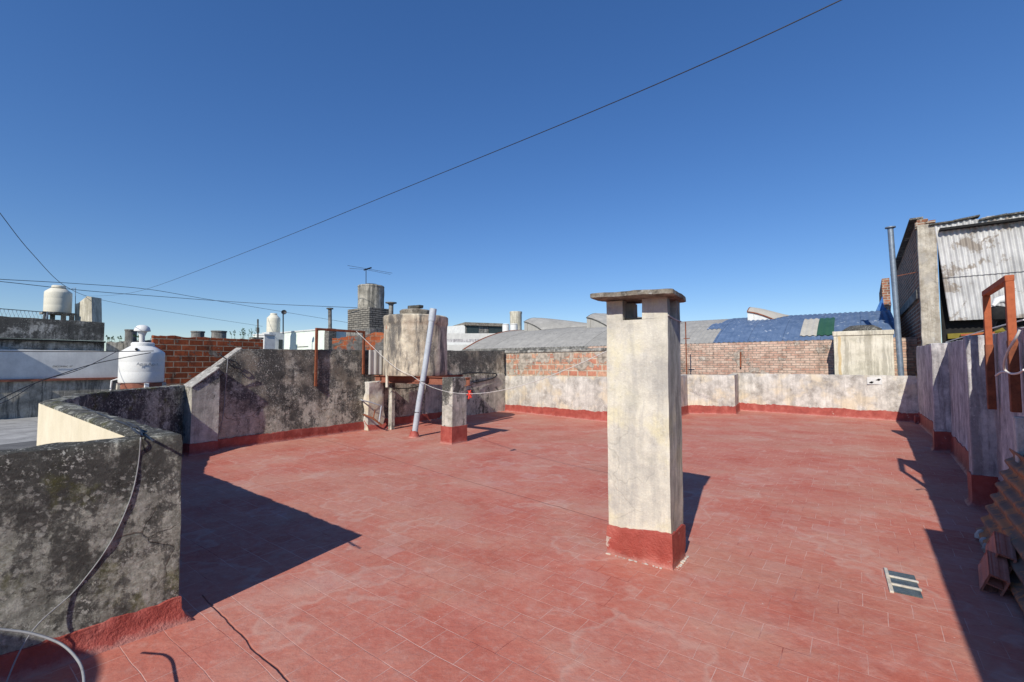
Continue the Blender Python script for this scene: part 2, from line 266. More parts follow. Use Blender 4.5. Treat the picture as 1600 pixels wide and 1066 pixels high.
M['brickdark'] = bricks('dark_red_brick', (0.40, 0.17, 0.10), (0.16, 0.075, 0.05), (0.42, 0.37, 0.30), 0.30, 0.12, 0.018, dark=0.8, seed=5)
M['brickgrey'] = bricks('grey_cement_brick', (0.30, 0.28, 0.245), (0.20, 0.19, 0.17), (0.05, 0.05, 0.045), 0.3, 0.085, 0.014, dark=0.3, seed=6)

def rust(name, c1, c2, metal=0.0, rough=0.85, sc=7):
    s = NT(name); a = s.noise(s.warp(s.obj, 5, 0.1), sc, 8, 0.7)
    col = s.ramp(a, [(0.3, c1), (0.7, c2)])
    col = s.mix(s.ramp(s.noise(s.obj, 40, 5, 0.7), [(0.55, 0.0), (0.75, 0.5)]), col, tuple(x*0.3 for x in c1))
    return s.end(col, rough, s.bump(a, 0.3, 0.005), metal)
M['rust'] = rust('rusty_iron', (0.12, 0.040, 0.022), (0.30, 0.095, 0.045))
M['rustorange'] = rust('orange_primer_iron', (0.30, 0.075, 0.03), (0.46, 0.13, 0.055))
M['rustbeam'] = rust('rusty_beam', (0.16, 0.055, 0.035), (0.33, 0.13, 0.085))
M['pipegrey'] = rust('grey_pipe', (0.34, 0.38, 0.43), (0.50, 0.54, 0.58), rough=0.6)
M['zinc'] = rust('galvanised_flue', (0.12, 0.16, 0.21), (0.27, 0.32, 0.38), metal=0.4, rough=0.5)
M['plastic'] = rust('white_plastic', (0.68, 0.68, 0.66), (0.76, 0.76, 0.73), rough=0.5, sc=2)
M['creamplastic'] = rust('cream_plastic', (0.64, 0.61, 0.50), (0.70, 0.67, 0.56), rough=0.55, sc=2)
M['cable'] = rust('dark_cable', (0.018, 0.02, 0.025), (0.04, 0.04, 0.045), rough=0.5)
M['greycable'] = rust('grey_cable', (0.20, 0.21, 0.22), (0.32, 0.33, 0.34), rough=0.45)
M['rope'] = rust('white_rope', (0.62, 0.60, 0.56), (0.78, 0.76, 0.72), rough=0.8)
M['redrag'] = rust('red_cloth', (0.60, 0.03, 0.02), (0.75, 0.09, 0.05), rough=0.8)
M['black'] = rust('black_void', (0.008, 0.008, 0.009), (0.02, 0.02, 0.02))
M['glass'] = rust('dark_window_glass', (0.02, 0.03, 0.035), (0.05, 0.07, 0.07), rough=0.2)
M['paneglass'] = rust('dusty_glass_block', (0.03, 0.045, 0.05), (0.12, 0.15, 0.15), rough=0.25, sc=14)
M['terracotta'] = rust('clay_block', (0.42, 0.15, 0.10), (0.56, 0.25, 0.18))
M['bluetarp'] = rust('blue_tarp', (0.02, 0.09, 0.30), (0.05, 0.17, 0.42), rough=0.5)
M['yellow'] = rust('yellow_beam_paint', (0.16, 0.13, 0.02), (0.22, 0.18, 0.03))
M['slab'] = plaster('cap_slab', [(0.3, (0.10, 0.09, 0.075)), (0.5, (0.24, 0.21, 0.17)), (0.7, (0.40, 0.36, 0.29))], blotamt=0.4, scale=7, streak=0.0, cracks=0.2, bump=0.8, seed=60)
M['mortarcap'] = plaster('light_mortar', [(0.3, (0.26, 0.25, 0.23)), (0.5, (0.42, 0.40, 0.37)), (0.7, (0.55, 0.53, 0.48))], blot=(0.06, 0.06, 0.055), blotamt=0.7, scale=8, streak=0.0, lightamt=0.4, cracks=0.2, bump=0.8, seed=64)
M['leaf'] = rust('weed_leaves', (0.03, 0.07, 0.02), (0.07, 0.13, 0.04))

def corr(name, c1, c2, axis='uv', metal=0.0, patchcol=None, amt=0.5, rough=0.6, psc=1.5, joints=None):
    s = NT(name); a = s.noise(s.map(s.obj, scale=(1, 1, 0.5)), 3, 7, 0.65)
    col = s.ramp(a, [(0.3, c1), (0.7, c2)])
    if joints:
        br = s.n('ShaderNodeTexBrick'); s.put(br.inputs['Vector'], s.uv); br.inputs['Scale'].default_value = 1; br.offset = 0.0
        br.inputs['Brick Width'].default_value = joints[0]; br.inputs['Row Height'].default_value = joints[1]; br.inputs['Mortar Size'].default_value = 0.012
        br.inputs['Color1'].default_value = (1, 1, 1, 1); br.inputs['Color2'].default_value = (0.86, 0.86, 0.86, 1); br.inputs['Mortar'].default_value = (0.62, 0.62, 0.62, 1)
        col = s.mix(1.0, col, br.outputs[0], 'MULTIPLY')
    if patchcol:
        f = s.ramp(s.noise(s.map(s.warp(s.obj, 2, 0.5), scale=(1, 1, 1)), psc, 8, 0.7), [(0.62 - amt*0.2, 0.0), (0.66 - amt*0.2, 1.0)])
        col = s.mix(s.math('MULTIPLY', f, 0.85), col, patchcol)
    return s.end(col, rough, s.bump(a, 0.2, 0.01), metal)
M['fibro'] = corr('fibre_cement_roofing', (0.27, 0.265, 0.25), (0.40, 0.39, 0.36), rough=0.9, joints=(1.15, 2.2))
M['blueroof'] = corr('blue_painted_roofing', (0.07, 0.12, 0.22), (0.14, 0.205, 0.33), patchcol=(0.40, 0.46, 0.54), amt=0.12, psc=5, joints=(1.15, 2.2))
M['sheet'] = corr('galvanised_sheet', (0.36, 0.36, 0.355), (0.66, 0.66, 0.65), metal=0.1, patchcol=(0.26, 0.22, 0.18), amt=0.35, rough=0.55)
M['rustsheet'] = corr('rusty_corrugated_sheet', (0.16, 0.09, 0.06), (0.30, 0.18, 0.12), patchcol=(0.46, 0.19, 0.07), amt=0.6, rough=0.8, psc=5)
M['whitesheet'] = corr('pale_sheet', (0.46, 0.46, 0.44), (0.62, 0.61, 0.58), rough=0.8)
M['fibrolight'] = corr('pale_fibre_sheet', (0.38, 0.36, 0.32), (0.50, 0.48, 0.42), rough=0.8)
M['greensheet'] = corr('green_plastic_sheet', (0.025, 0.085, 0.045), (0.045, 0.12, 0.07), rough=0.5)
# ---------------------------------------------------------------- mesh helpers
class MB:
    def __init__(s): s.v = []; s.f = []; s.uv = []
    def quad(s, pts, uvs=None):
        i = len(s.v); s.v += [tuple(p) for p in pts]; s.f.append(tuple(range(i, i + len(pts))))
        s.uv += (uvs or [(0, 0)]*len(pts))
    def grid(s, P, UV=None, flip=False):      # P[i][j] points
        i0 = len(s.v); n = len(P); m = len(P[0])
        for row in P: s.v += [tuple(p) for p in row]
        for i in range(n - 1):
            for j in range(m - 1):
                q = [(i, j), (i + 1, j), (i + 1, j + 1), (i, j + 1)]
                if flip: q.reverse()
                s.f.append(tuple(i0 + a*m + b for a, b in q))
                s.uv += [(UV[a][b] if UV else (a, b)) for a, b in q]
    def box(s, c, ax, ay, az):                 # centre and three half vectors
        c, ax, ay, az = Vector(c), Vector(ax), Vector(ay), Vector(az)
        for (n, a, b) in ((ax, ay, az), (-ax, -ay, az), (ay, -ax, az), (-ay, ax, az), (az, ax, ay), (-az, -ax, ay)):
            la, lb = a.length, b.length
            s.quad([c + n - a - b, c + n + a - b, c + n + a + b, c + n - a + b], [(-la, -lb), (la, -lb), (la, lb), (-la, lb)])
    def bar(s, a, b, w, h, up=Z):
        a, b = Vector(a), Vector(b); d = (b - a); x = d.normalized(); y = up.cross(x)
        if y.length < 1e-4: y = Vector(V)
        y.normalize(); z = x.cross(y)
        s.box((a + b)/2, d/2, y*w/2, z*h/2)
    def tube(s, pts, r, seg=8, cap=True):
        pts = [Vector(p) for p in pts]; rings = []; prev = None
        for i, p in enumerate(pts):
            t = (pts[min(i + 1, len(pts) - 1)] - pts[max(i - 1, 0)]).normalized()
            if prev is None:
                a = t.cross(Z)
                if a.length < 0.05: a = t.cross(Vector((1, 0, 0)))
            else: a = prev - t*prev.dot(t)
            a.normalize(); prev = a; b = t.cross(a)
            rr = r[i] if isinstance(r, (list, tuple)) else r
            rings.append([p + (a*math.cos(k*2*math.pi/seg) + b*math.sin(k*2*math.pi/seg))*rr for k in range(seg + 1)])
        s.grid(rings, [[(k/seg, i) for k in range(seg + 1)] for i in range(len(rings))])
        if cap:
            s.quad(rings[0][:-1][::-1]); s.quad(rings[-1][:-1])
    def lathe(s, c, prof, seg=40, wob=0.0):
        c = Vector(c); rings = []
        for r, z in prof:
            rings.append([c + Vector((r*math.cos(k*2*math.pi/seg), r*math.sin(k*2*math.pi/seg), z))*(1) for k in range(seg + 1)])
        s.grid(rings, [[(k/seg*6.28*max(prof[0][0], .3), z) for k in range(seg + 1)] for r, z in prof], flip=True)
    def build(s, name, mat, parent=None, smooth=40, bevel=0.0, merge=True):
        me = bpy.data.meshes.new(name); me.from_pydata(s.v, [], s.f)
        uvl = me.uv_layers.new(name='UVMap')
        for i, u in enumerate(s.uv): uvl.data[i].uv = u
        bm = bmesh.new(); bm.from_mesh(me)
        if merge: bmesh.ops.remove_doubles(bm, verts=bm.verts, dist=0.0004)
        bmesh.ops.recalc_face_normals(bm, faces=bm.faces)
        bm.to_mesh(me); bm.free()
        me.materials.append(mat if not isinstance(mat, str) else M[mat])
        if smooth:
            me.shade_smooth(); me.set_sharp_from_angle(angle=R(smooth))
        o = bpy.data.objects.new(name, me); COL.objects.link(o)
        if parent is not None:
            o.parent = parent; o.matrix_parent_inverse = Matrix.Translation(-Vector(parent.location))
        if bevel:
            b = o.modifiers.new('bevel', 'BEVEL'); b.width = bevel; b.segments = 2; b.limit_method = 'ANGLE'; b.angle_limit = R(50)
        return o
def thing(name, label, cat, loc, group=None):
    o = bpy.data.objects.new(name, None); COL.objects.link(o); o.location = loc; o.empty_display_size = 0.2
    o['label'] = label; o['category'] = cat
    if group: o['group'] = group
    return o
def tag(o, label=None, cat=None, group=None, kind=None):
    if label: o['label'] = label
    if cat: o['category'] = cat
    if group: o['group'] = group
    if kind: o['kind'] = kind
    return o
def nz(p, sc=3.0, amp=1.0): return noise.noise(Vector(p)*sc)*amp
def resample(pts, step):
    out = []; L = 0.0
    for i in range(len(pts) - 1):
        a, b = Vector(pts[i]), Vector(pts[i + 1]); d = (b - a).length; n = max(1, int(d/step))
        for k in range(n): out.append((a.lerp(b, k/n), L + d*k/n, i, k/n, i if k == 0 else None))
        L += d
    out.append((Vector(pts[-1]), L, len(pts) - 2, 1.0, len(pts) - 1))
    return out
def offs(pts, dist):                            # mitred offset to the left of travel, corner by corner
    n = len(pts); res = []
    for i in range(n):
        ds = []
        if i > 0: ds.append((Vector(pts[i]) - Vector(pts[i - 1])).to_2d().normalized())
        if i < n - 1: ds.append((Vector(pts[i + 1]) - Vector(pts[i])).to_2d().normalized())
        ns = [Vector((-q.y, q.x)) for q in ds]
        if len(ns) == 2:
            m = (ns[0] + ns[1]).normalized(); m = m/max(0.3, m.dot(ns[0]))
        else: m = ns[0]
        res.append(Vector((pts[i][0] + m.x*dist, pts[i][1] + m.y*dist, 0)))
    return res
def wall(name, mat, parent, pts, tops, thick, z0=-0.3, step=0.12, rows=8, jit=0.008, lump=0.006, capflat=True):
    """inner face follows pts (world), thickness to the left of travel when positive; tops per point"""
    outp = offs(pts, thick); sg = 1 if thick > 0 else -1
    rin = resample(pts, step); n = len(rin)
    A = []; B = []; T = []
    for (p, L, i, t, c) in rin:
        q = outp[i].lerp(outp[i + 1], t); zt = tops[i]*(1 - t) + tops[i + 1]*t
        zt += nz((p.x, p.y, 5), 6, jit*1.6) + nz((p.x, p.y, 9), 22, jit)
        zo = zt + nz((p.x, p.y, 15), 7, jit*1.5) 
        d = (q - p).normalized()
        col = []
        for k in range(rows + 1):
            z = z0 + (zt - z0)*k/rows
            e = nz((p.x, p.y, z), 2.5, lump) + nz((p.x, p.y, z), 9, lump*0.5)
            if k == rows: e -= 0.008 + abs(nz((p.x, p.y, 3), 16, 0.012))
            col.append(V3(p.x, p.y, z) - d*e)
        A.append((col, L))
        T.append([col[-1], V3(*(p + d*0.03).to_2d(), zt + 0.006), V3(*((p + q)/2).to_2d(), (zt + zo)/2 + 0.010 + nz((p.x, p.y, 1), 9, jit)), V3(*(q - d*0.03).to_2d(), zo + 0.004), V3(q.x, q.y, zo - 0.010)])
        B.append(([V3(q.x, q.y, z0 + (zo - 0.010 - z0)*k/rows) for k in range(rows + 1)], L))
    mb = MB()
    mb.grid([a for a, L in A], [[(L, z.z) for z in a] for a, L in A])
    mb.grid(T, [[(L[1], 3 + k*0.05) for k in range(5)] for L in A], flip=False)
    mb.grid([a[::-1] for a, L in B], [[(L, z.z) for z in a[::-1]] for a, L in B])
    for e in (0, -1):
        a = A[e][0]; b = B[e][0]
        g = [[a[k], b[k]] for k in range(rows + 1)]
        mb.grid(g, [[(0, a[k].z), (abs(thick), b[k].z)] for k in range(rows + 1)])
        mb.quad([T[e][0], T[e][1], T[e][2], T[e][3], T[e][4]])
    return mb.build(name, mat, parent, smooth=50)
def skirt(parent, pts, h, thick_side, base=0.05, jit=0.02, step=0.035, name='skirting', z0=-0.02, proud=0.0):
    """painted band with a small cove at the foot; grows away from the wall (opposite of thick_side)"""
    sd = -1 if thick_side > 0 else 1
    offl = [(base, z0), (base, 0.004), (base*0.5, 0.03), (0.016 + proud, 0.075), (0.013 + proud, None), (-0.01, None)]
    P = [offs(pts, o*sd) for o, _ in offl]
    rs = resample(pts, step); rows = []
    for (p, L, i, t, c) in rs:
        hh = (h[i]*(1 - t) + h[i + 1]*t) if isinstance(h, (list, tuple)) else h
        hh += nz((p.x, p.y, 2), 3, jit) + nz((p.x, p.y, 7), 14, jit*0.7) + nz((p.x, p.y, 7), 45, jit*0.35)
        r = []
        for k, (o, z) in enumerate(offl):
            q = P[k][i].lerp(P[k][i + 1], t)
            zz = z if z is not None else (hh - 0.006 if k == 4 else hh)
            if k == 3: zz = min(zz, hh*0.6)
            e = nz((p.x, p.y, zz), 10, 0.006)
            r.append(V3(q.x + e, q.y - e, zz))
        rows.append((r, L))
    mb = MB(); mb.grid([r for r, L in rows], [[(L, q.z) for q in r] for r, L in rows])
    return mb.build(name, 'red', parent, smooth=60)
def roughbox(name, mat, parent, c, ax, ay, z0, z1, n=(6, 6, 14), jit=0.006, bev=0.012):
    """a plastered prism with slightly uneven faces; c = ground centre, ax/ay half vectors"""
    c = Vector(c); ax = Vector(ax); ay = Vector(ay); mb = MB()
    def P(a, b, z):
        p = c + ax*a + ay*b; e = Vector((nz((p.x, p.y, z), 4, jit), nz((p.y, p.x, z + 4), 4, jit), 0)) + Vector((nz((p.x, z, p.y), 15, jit*0.5), nz((z, p.x, p.y), 15, jit*0.5), 0))
        return V3(p.x + e.x, p.y + e.y, z + (nz((p.x, p.y, 8), 9, jit) if z > z0 + 1e-4 else 0))
    nx, ny, nn = n; zs = [z0 + (z1 - z0)*k/nn for k in range(nn + 1)]
    for sgn in (-1, 1):
        mb.grid([[P(-1 + 2*i/nx, sgn, z) for z in zs] for i in range(nx + 1)], [[(2*ax.length*i/nx, z) for z in zs] for i in range(nx + 1)])
        mb.grid([[P(sgn, -1 + 2*i/ny, z) for z in zs] for i in range(ny + 1)], [[(2*ay.length*i/ny, z) for z in zs] for i in range(ny + 1)])
    mb.grid([[P(-1 + 2*i/nx, -1 + 2*j/ny, z1) for j in range(ny + 1)] for i in range(nx + 1)])
    mb.grid([[P(-1 + 2*i/nx, -1 + 2*j/ny, z0) for j in range(ny + 1)] for i in range(nx + 1)])
    return mb.build(name, mat, parent, smooth=45, bevel=bev)
def cable(name, pts, r, mat, label, cat='cable', group=None, sub=8, parent=None):
    pts = [Vector(p) for p in pts]; out = []
    for i in range(len(pts) - 1):              # Catmull-Rom through the points
        p0 = pts[max(i - 1, 0)]; p1 = pts[i]; p2 = pts[i + 1]; p3 = pts[min(i + 2, len(pts) - 1)]
        for k in range(sub):
            t = k/sub
            out.append(0.5*((2*p1) + (p2 - p0)*t + (2*p0 - 5*p1 + 4*p2 - p3)*t*t + (3*p1 - p0 - 3*p2 + p3)*t**3))
    out.append(pts[-1])
    mb = MB(); mb.tube(out, r, 6); o = mb.build(name, mat, parent, smooth=80)
    if parent is None: tag(o, label, cat, group)
    return o
def text(name, s, loc, xdir, ydir, size, mat, parent):
    c = bpy.data.curves.new(name, 'FONT'); c.body = s; c.size = size; c.extrude = 0.002; c.align_x = 'CENTER'
    t = bpy.data.objects.new('tmp', c); COL.objects.link(t)
    dg = bpy.context.evaluated_depsgraph_get(); me = bpy.data.meshes.new_from_object(t.evaluated_get(dg))
    bpy.data.objects.remove(t)
    x = Vector(xdir).normalized(); y = Vector(ydir).normalized(); z = x.cross(y)
    mt = Matrix((x, y, z)).transposed().to_4x4(); mt.translation = loc
    me.transform(mt); me.materials.clear(); me.materials.append(M[mat]); me.name = name
    o = bpy.data.objects.new(name, me); COL.objects.link(o); o.parent = parent
    o.matrix_parent_inverse = Matrix.Translation(-Vector(parent.location)); return o
# ================================================================ SETTING
N0 = V3(-4.10, 0.68); A = V3(-2.084, 2.915); K = V3(-5.20, 5.30); K2 = V3(-5.90, 6.45); CE = V3(-5.86, 8.19)
M0 = V3(-5.60, 8.00); M1 = V3(-5.36, 8.34); H0 = V3(-5.495, 8.44); P0 = V3(-0.26, 15.489)
P1 = V3(3.53, 11.62); P2 = V3(5.62, 14.62); P3 = V3(7.02, 14.40); P4 = V3(7.75, 15.62); P5 = V3(11.07, 12.47)
G1 = V3(7.92, 8.27); G2 = V3(5.32, 5.05); G3 = V3(2.55, 1.62); G4 = V3(-0.1, -1.80)
mb = MB()
n = 60
mb.quad([(-1500, -300, -4.6), (1500, -300, -4.6), (1500, 3000, -4.6), (-1500, 3000, -4.6)])
tag(mb.build('ground', 'ground', smooth=0), kind='structure')
poly = [V3(-4.2, -3.2), N0 + V3(-.1, 0), A + V3(-.05, .05), K, K2, CE + V3(-.1, .1), H0 + V3(-.1, .1), P0 + V3(-.1, .1), P1 + U*.1, P2 + U*.1, P3 + U*.1, P4 + U*.1, P5 + V3(.1, .0), G1 + V*.1, G2 + V*.1, G3 + V*.1, G4 + V*.1, V3(-1.6, -4.2)]
mb = MB(); mb.quad([V3(p.x, p.y, 0) for p in poly])
for i in range(len(poly)):
    a, b = poly[i], poly[(i + 1) % len(poly)]
    mb.quad([V3(a.x, a.y, -4.6), V3(b.x, b.y, -4.6), V3(b.x, b.y, 0), V3(a.x, a.y, 0)])
tag(mb.build('roof_terrace', 'floor', smooth=0), kind='structure')
# patio floor / neighbouring low roof on the left
mb = MB(); q0 = V3(-14.9, 13.2) - U*12; q1 = V3(-14.9, 13.2) + U*6.0
mb.quad([V3(q0.x, q0.y, -.02), V3(*(q0 + V*9.0).to_2d(), -.02), V3(*(q1 + V*4.6).to_2d(), -.02), V3(q1.x, q1.y, -.02)])
tag(mb.build('neighbour_roof', 'roofgrey', smooth=0), kind='structure')

# ---- near left parapet, L shaped, round the patio
t = thing('parapet_wall', 'near black and grey lichen stained parapet with a corner at the patio, bottom left', 'wall', A)
wall('wall', 'lichen', t, [N0, A, K, K2, CE], [1.10, 1.145, 1.165, 1.18, 1.21], 0.19, z0=-0.3, step=0.05, rows=26, jit=0.008, lump=0.010)
nA = offs([N0, A, K, K2, CE], 0.19)
skirt(t, [N0, A, K, K2, CE], [0.07, 0.155, 0.17, 0.17, 0.17], 1, base=0.07, jit=0.022)
mb = MB(); o = offs([A, K], 0.25)
aa = o[0] - (K - A).normalized()*(-0.24); bb = nA[2] + (nA[2] - nA[1]).normalized()*0.0
o2 = offs([N0, A, K, K2, CE], 0.193)
mb.quad([V3(*o2[1].to_2d(), -3), V3(*o2[2].to_2d(), -3), V3(*o2[2].to_2d(), 1.15), V3(*o2[1].to_2d(), 1.115)])
mb.quad([V3(*offs([N0, A, K, K2, CE], 0.185)[i].to_2d(), z) for i, z in ((1, -3), (2, -3), (2, 1.15), (1, 1.115))][::-1])
tag(mb.build('painted_face', 'cream', t, smooth=0), 'cream painted patio side')

# ---- long left wall with its buttress and ramped end
t = thing('parapet_wall', 'long chest-high stained parapet behind the tank, its left end ramped down', 'wall', H0)
wall('wall', 'lichen2', t, [H0, H0 + U*.45, H0 + U*3.2, P0], [1.50, 1.87, 1.92, 2.02], 0.22, z0=-.3, step=0.08, rows=18, jit=0.007, lump=0.012)
wall('buttress', 'post', t, [M0, M1, M1 + U*.02], [1.16, 1.50, 1.50], 0.42, z0=-.3, step=0.06, rows=14, jit=0.006)
mb = MB()
for (p, q, w) in ((M0, M1, .0),):
    a = V3(p.x, p.y, 1.185); b = V3(q.x, q.y, 1.525); L = -V*.44
    mb.box((a + b + L)/2, (b - a)/2 + U*.01, -V*.235, Z*.016)
mb.bar(V3(*(M1 - V*.30 + U*.02).to_2d(), 1.53), V3(*(H0 + U*.46 - V*.14).to_2d(), 1.90), .24, .03)
mb.build('mortar_cap', 'mortarcap', t, bevel=.008)
skirt(t, [M0 - V*.30, M0, M1, M1 - V*.16], 0.20, 1)
skirt(t, [H0 + U*.01, P0], [0.20, 0.24], 1, proud=.018)
mb = MB(); mb.box(V3(*((H0 + P0)/2 + U*2.6 + V*.035).to_2d(), 0.62), U*1.75, V*.035, Z*.62)
# lower, thicker course of the wall right of the tank
tt = wall('thick_course', 'post', t, [P0 - U*3.6 + V*.05, P0 + V*.05 - U*.02], [1.26, 1.24], 0.08, z0=0.0, step=.08, rows=12, jit=.02, lump=.01)

# ---- plastered patch and pier under the tank
t = thing('pier', 'pale flaking plaster buttress standing against the long wall beside the tank stand', 'pier', V3(-3.35, 11.2))
b0 = H0 + U*3.30
roughbox('shaft', 'pale', t, b0 + V*.10 + U*.12, U*.22, V*.10, 0.0, 1.16, jit=.045)
mb = MB()
mb.grid([[V3(*(b0 + U*(-.14 + .55*i/6) + V*(.34 - .26*j/6)).to_2d(), .24*j/6 + nz((i, j, 1), .9, .02)) for j in range(7)] for i in range(7)])
mb.build('foot', 'red', t, smooth=80)
# ================================================================ right side of the far wall
t = thing('parapet_wall', 'low pale plastered back parapet that steps, from the clothesline corner to the far right corner', 'wall', P1)
wall('wall', 'pale', t, [P0 + V*.02, P1, P2, P3, P4, P5], [1.17, 1.23, 1.23, 1.22, 1.25, 1.25], 0.24, z0=-.3, step=0.07, rows=14, jit=.006, lump=.006)
skirt(t, [P0, P1, P2, P3, P4, P5], [.22, .29, .27, .26, .26, .25], 1, jit=.03)
mb = MB(); q = P4.lerp(P5, .80)
mb.box(V3(q.x, q.y, 1.10) - U*.012, V*.17, U*.01, Z*.10); mb.build('white_patch', 'white', t)
mb = MB()
for s_, z_ in ((-.08, 1.06), (.08, 1.14)):
    c = V3(q.x, q.y, z_) + V*s_ - U*.026
    mb.quad([c - V*.06 - Z*.02, c + V*.02 - Z*.04, c + V*.06 + Z*.01, c + V*.01 + Z*.03, c - V*.02 + Z*.01])
mb.build('hole', 'black', t, smooth=0)
t = thing('brick_wall', 'orange hollow brick and peeling plaster wall above the low back parapet, left of the chimney', 'wall', P0)
q1 = P0 + (P1 - P0)*1.0
wall('wall', 'brickmix', t, [P0 + U*.14 - V*.08, q1 + U*.14 - V*.12], [2.00, 1.98], 0.18, z0=1.0, step=.08, rows=8, jit=.008, lump=.008)
wall('coping', 'dark', t, [P0 + U*.115 - V*.08, q1 + U*.115 - V*.10], [2.035, 2.02], 0.23, z0=1.955, step=.06, rows=2, jit=.012, lump=.008)

# ---- far brick wall of the shed and the shed's curved roof
BW = V3(6.8, 18.25)
t = thing('brick_wall', 'long pale pink bare brick wall below the blue and grey curved roof', 'wall', BW)
wall('wall', 'brickpale', t, [BW - V*4.2, BW + V*7.2], [2.36, 2.40], 0.25, z0=-4.5, step=.1, rows=60, jit=.012, lump=.004)
def vault():
    t = thing('shed', 'large shed with a shallow curved roof of grey and blue corrugated sheets', 'shed', BW + U*.4)
    E0 = BW + U*.45; z0 = 2.40; half = 6.3; rise = 1.42
    L0, L1 = -12.4, 12.5
    def P(s_, a, lift=0.0):                   # s_ along V, a across 0..1
        x = a*2*half; r = (half*half + rise*rise)/(2*rise); zz = math.sqrt(max(0, r*r - (x - half)**2)) - (r - rise)
        p = E0 + V*s_ + U*x; return V3(p.x, p.y, z0 + zz + lift)
    def strip(name, mat, s0, s1, a0, a1, lift=0.0, wave=0.02):
        n = int((s1 - s0)/0.045); m = 26
        mb = MB()
        mb.grid([[P(s0 + (s1 - s0)*i/n, a0 + (a1 - a0)*j/m, lift + wave*math.sin((s0 + (s1 - s0)*i/n)*2*math.pi/0.18)) for j in range(m + 1)] for i in range(n + 1)],
                [[(s0 + (s1 - s0)*i/n, (a0 + (a1 - a0)*j/m)*2*half) for j in range(m + 1)] for i in range(n + 1)])
        return mb.build(name, mat, t, smooth=60)
    L1 = 40
    def S_(px, a):                             # where along the roof a sight line from the terrace meets it
        lo, hi = L0 - 5, 30
        for _ in range(40):
            m_ = (lo + hi)/2; p = P(m_, a); q = 800 + F*p.x/(math.cos(PITCH)*p.y + math.sin(PITCH)*(p.z - H))
            if q < px: lo = m_
            else: hi = m_
        return lo
    L1 = S_(1391, .30) + 0
    strip('roof', 'fibro', L0, L1, 0, 1)
    strip('roof_paint', 'blueroof', S_(1116, .02), L1, 0, .13, .014); strip('roof_paint', 'blueroof', S_(1112, .2), L1, .13, .22, .014)
    strip('roof_paint', 'blueroof', S_(1135, .3), L1, .22, .66, .014)
    sk0 = S_(1250, .03)
    strip('skylight', 'fibrolight', sk0, sk0 + .5, .025, .20, .05); strip('skylight', 'greensheet', sk0 + .5, sk0 + 1.0, .025, .20, .055)
    # end wall (left gable)
    mb = MB(); m = 26
    mb.grid([[P(L0 + .12, j/m, -.03), V3(*P(L0 + .12, j/m).to_2d(), -4.5)] for j in range(m + 1)]); mb.build('gable_wall', 'grey', t)
    mb = MB(); mb.tube([P(L0 + .1, j/m, -.02) for j in range(m + 1)], .07, 8); mb.build('edge_trim', 'rust', t)
    mb = MB(); mb.bar(P(L0, 0, -.05), P(L1, 0, -.05), .08, .1); mb.build('gutter', 'grey', t)
    # small curved dormers
    def dormer(s0, a0, wu, hgt, l0, l1, mat, facemat):
        """curved hood open to the left, tapering down onto the roof to the right"""
        m = 12; n2 = 8
        def D(i, k):                           # i across (along U), k along V
            x = i/m; ln_ = l0 + (l1 - l0)*min(1, x*1.6); arch = .55 + .45*math.sin(math.pi*min(1, .15 + x))
            a_ = a0 + wu*x/(2*half); q = P(s0 + ln_*k/n2, a_); kk = k/n2
            return V3(q.x, q.y, q.z + .02 + hgt*arch*(1 - kk**1.5))
        mb = MB(); mb.grid([[D(i, k) for k in range(n2 + 1)] for i in range(m + 1)]); mb.grid([[D(i, k) - Z*.05 for k in range(n2 + 1)] for i in range(m + 1)])
        mb.grid([[D(i, 0), D(i, 0) - Z*.05] for i in range(m + 1)]); mb.grid([[D(0, k), D(0, k) - Z*.05] for k in range(n2 + 1)])
        r = mb.build('dormer', mat, t)
        mb = MB(); mb.grid([[D(0, k) - Z*.05 + U*.03, P(s0 + l0*k/n2, a0 + .002) - Z*.05] for k in range(n2 + 1)]); mb.build('dormer_cheek', facemat, r, smooth=0)
        mb = MB(); mb.grid([[D(i, 0) - Z*.05 + V*.25, P(s0 + .25, a0 + wu*i/m/(2*half)) - Z*.05] for i in range(m + 1)]); mb.build('dormer_opening', 'dark', r, smooth=0)
        mb = MB(); mb.tube([D(m, 0) - Z*.02] + [D(i, 0) - Z*.02 for i in range(m - 1, -1, -1)] + [D(0, k) - Z*.02 for k in range(1, n2 + 1)], .03, 6); mb.build('dormer_edge', 'rust' if mat != 'fibro' else 'dark', r)
    dormer(S_(826, .34), .30, 3.2, .75, 1.3, 4.6, 'fibro', 'fibro')
    dormer(S_(923, .34), .30, 3.2, .75, 1.3, 4.6, 'fibro', 'fibro')
    dormer(S_(1168, .25), .25, 1.9, .52, 1.0, 1.45, 'fibrolight', 'white')
    return t
vault()
t = thing('pole', 'thin rusty iron pole rising in front of the pink brick wall, right of the chimney', 'pole', at(1073, 585, 16.5))
pb = at(1073, 585, 16.6); pt = at(1071, 503, 16.6)
mb = MB(); mb.tube([V3(pb.x, pb.y, 0.6), pt], .022, 8); mb.build('shaft', 'rust', t)
mb = MB(); c = at(1073, 529, 16.6); mb.box(c, V*.11, U*.02, Z*.012); mb.build('bracket', 'rust', t)
o = MB(); o.tube([at(1157, 574, 16.9), at(1157, 550, 16.9)], .03, 8); tag(o.build('pipe_stub', 'rust'), 'short rusty pipe fixed on the pink brick wall', 'pipe')

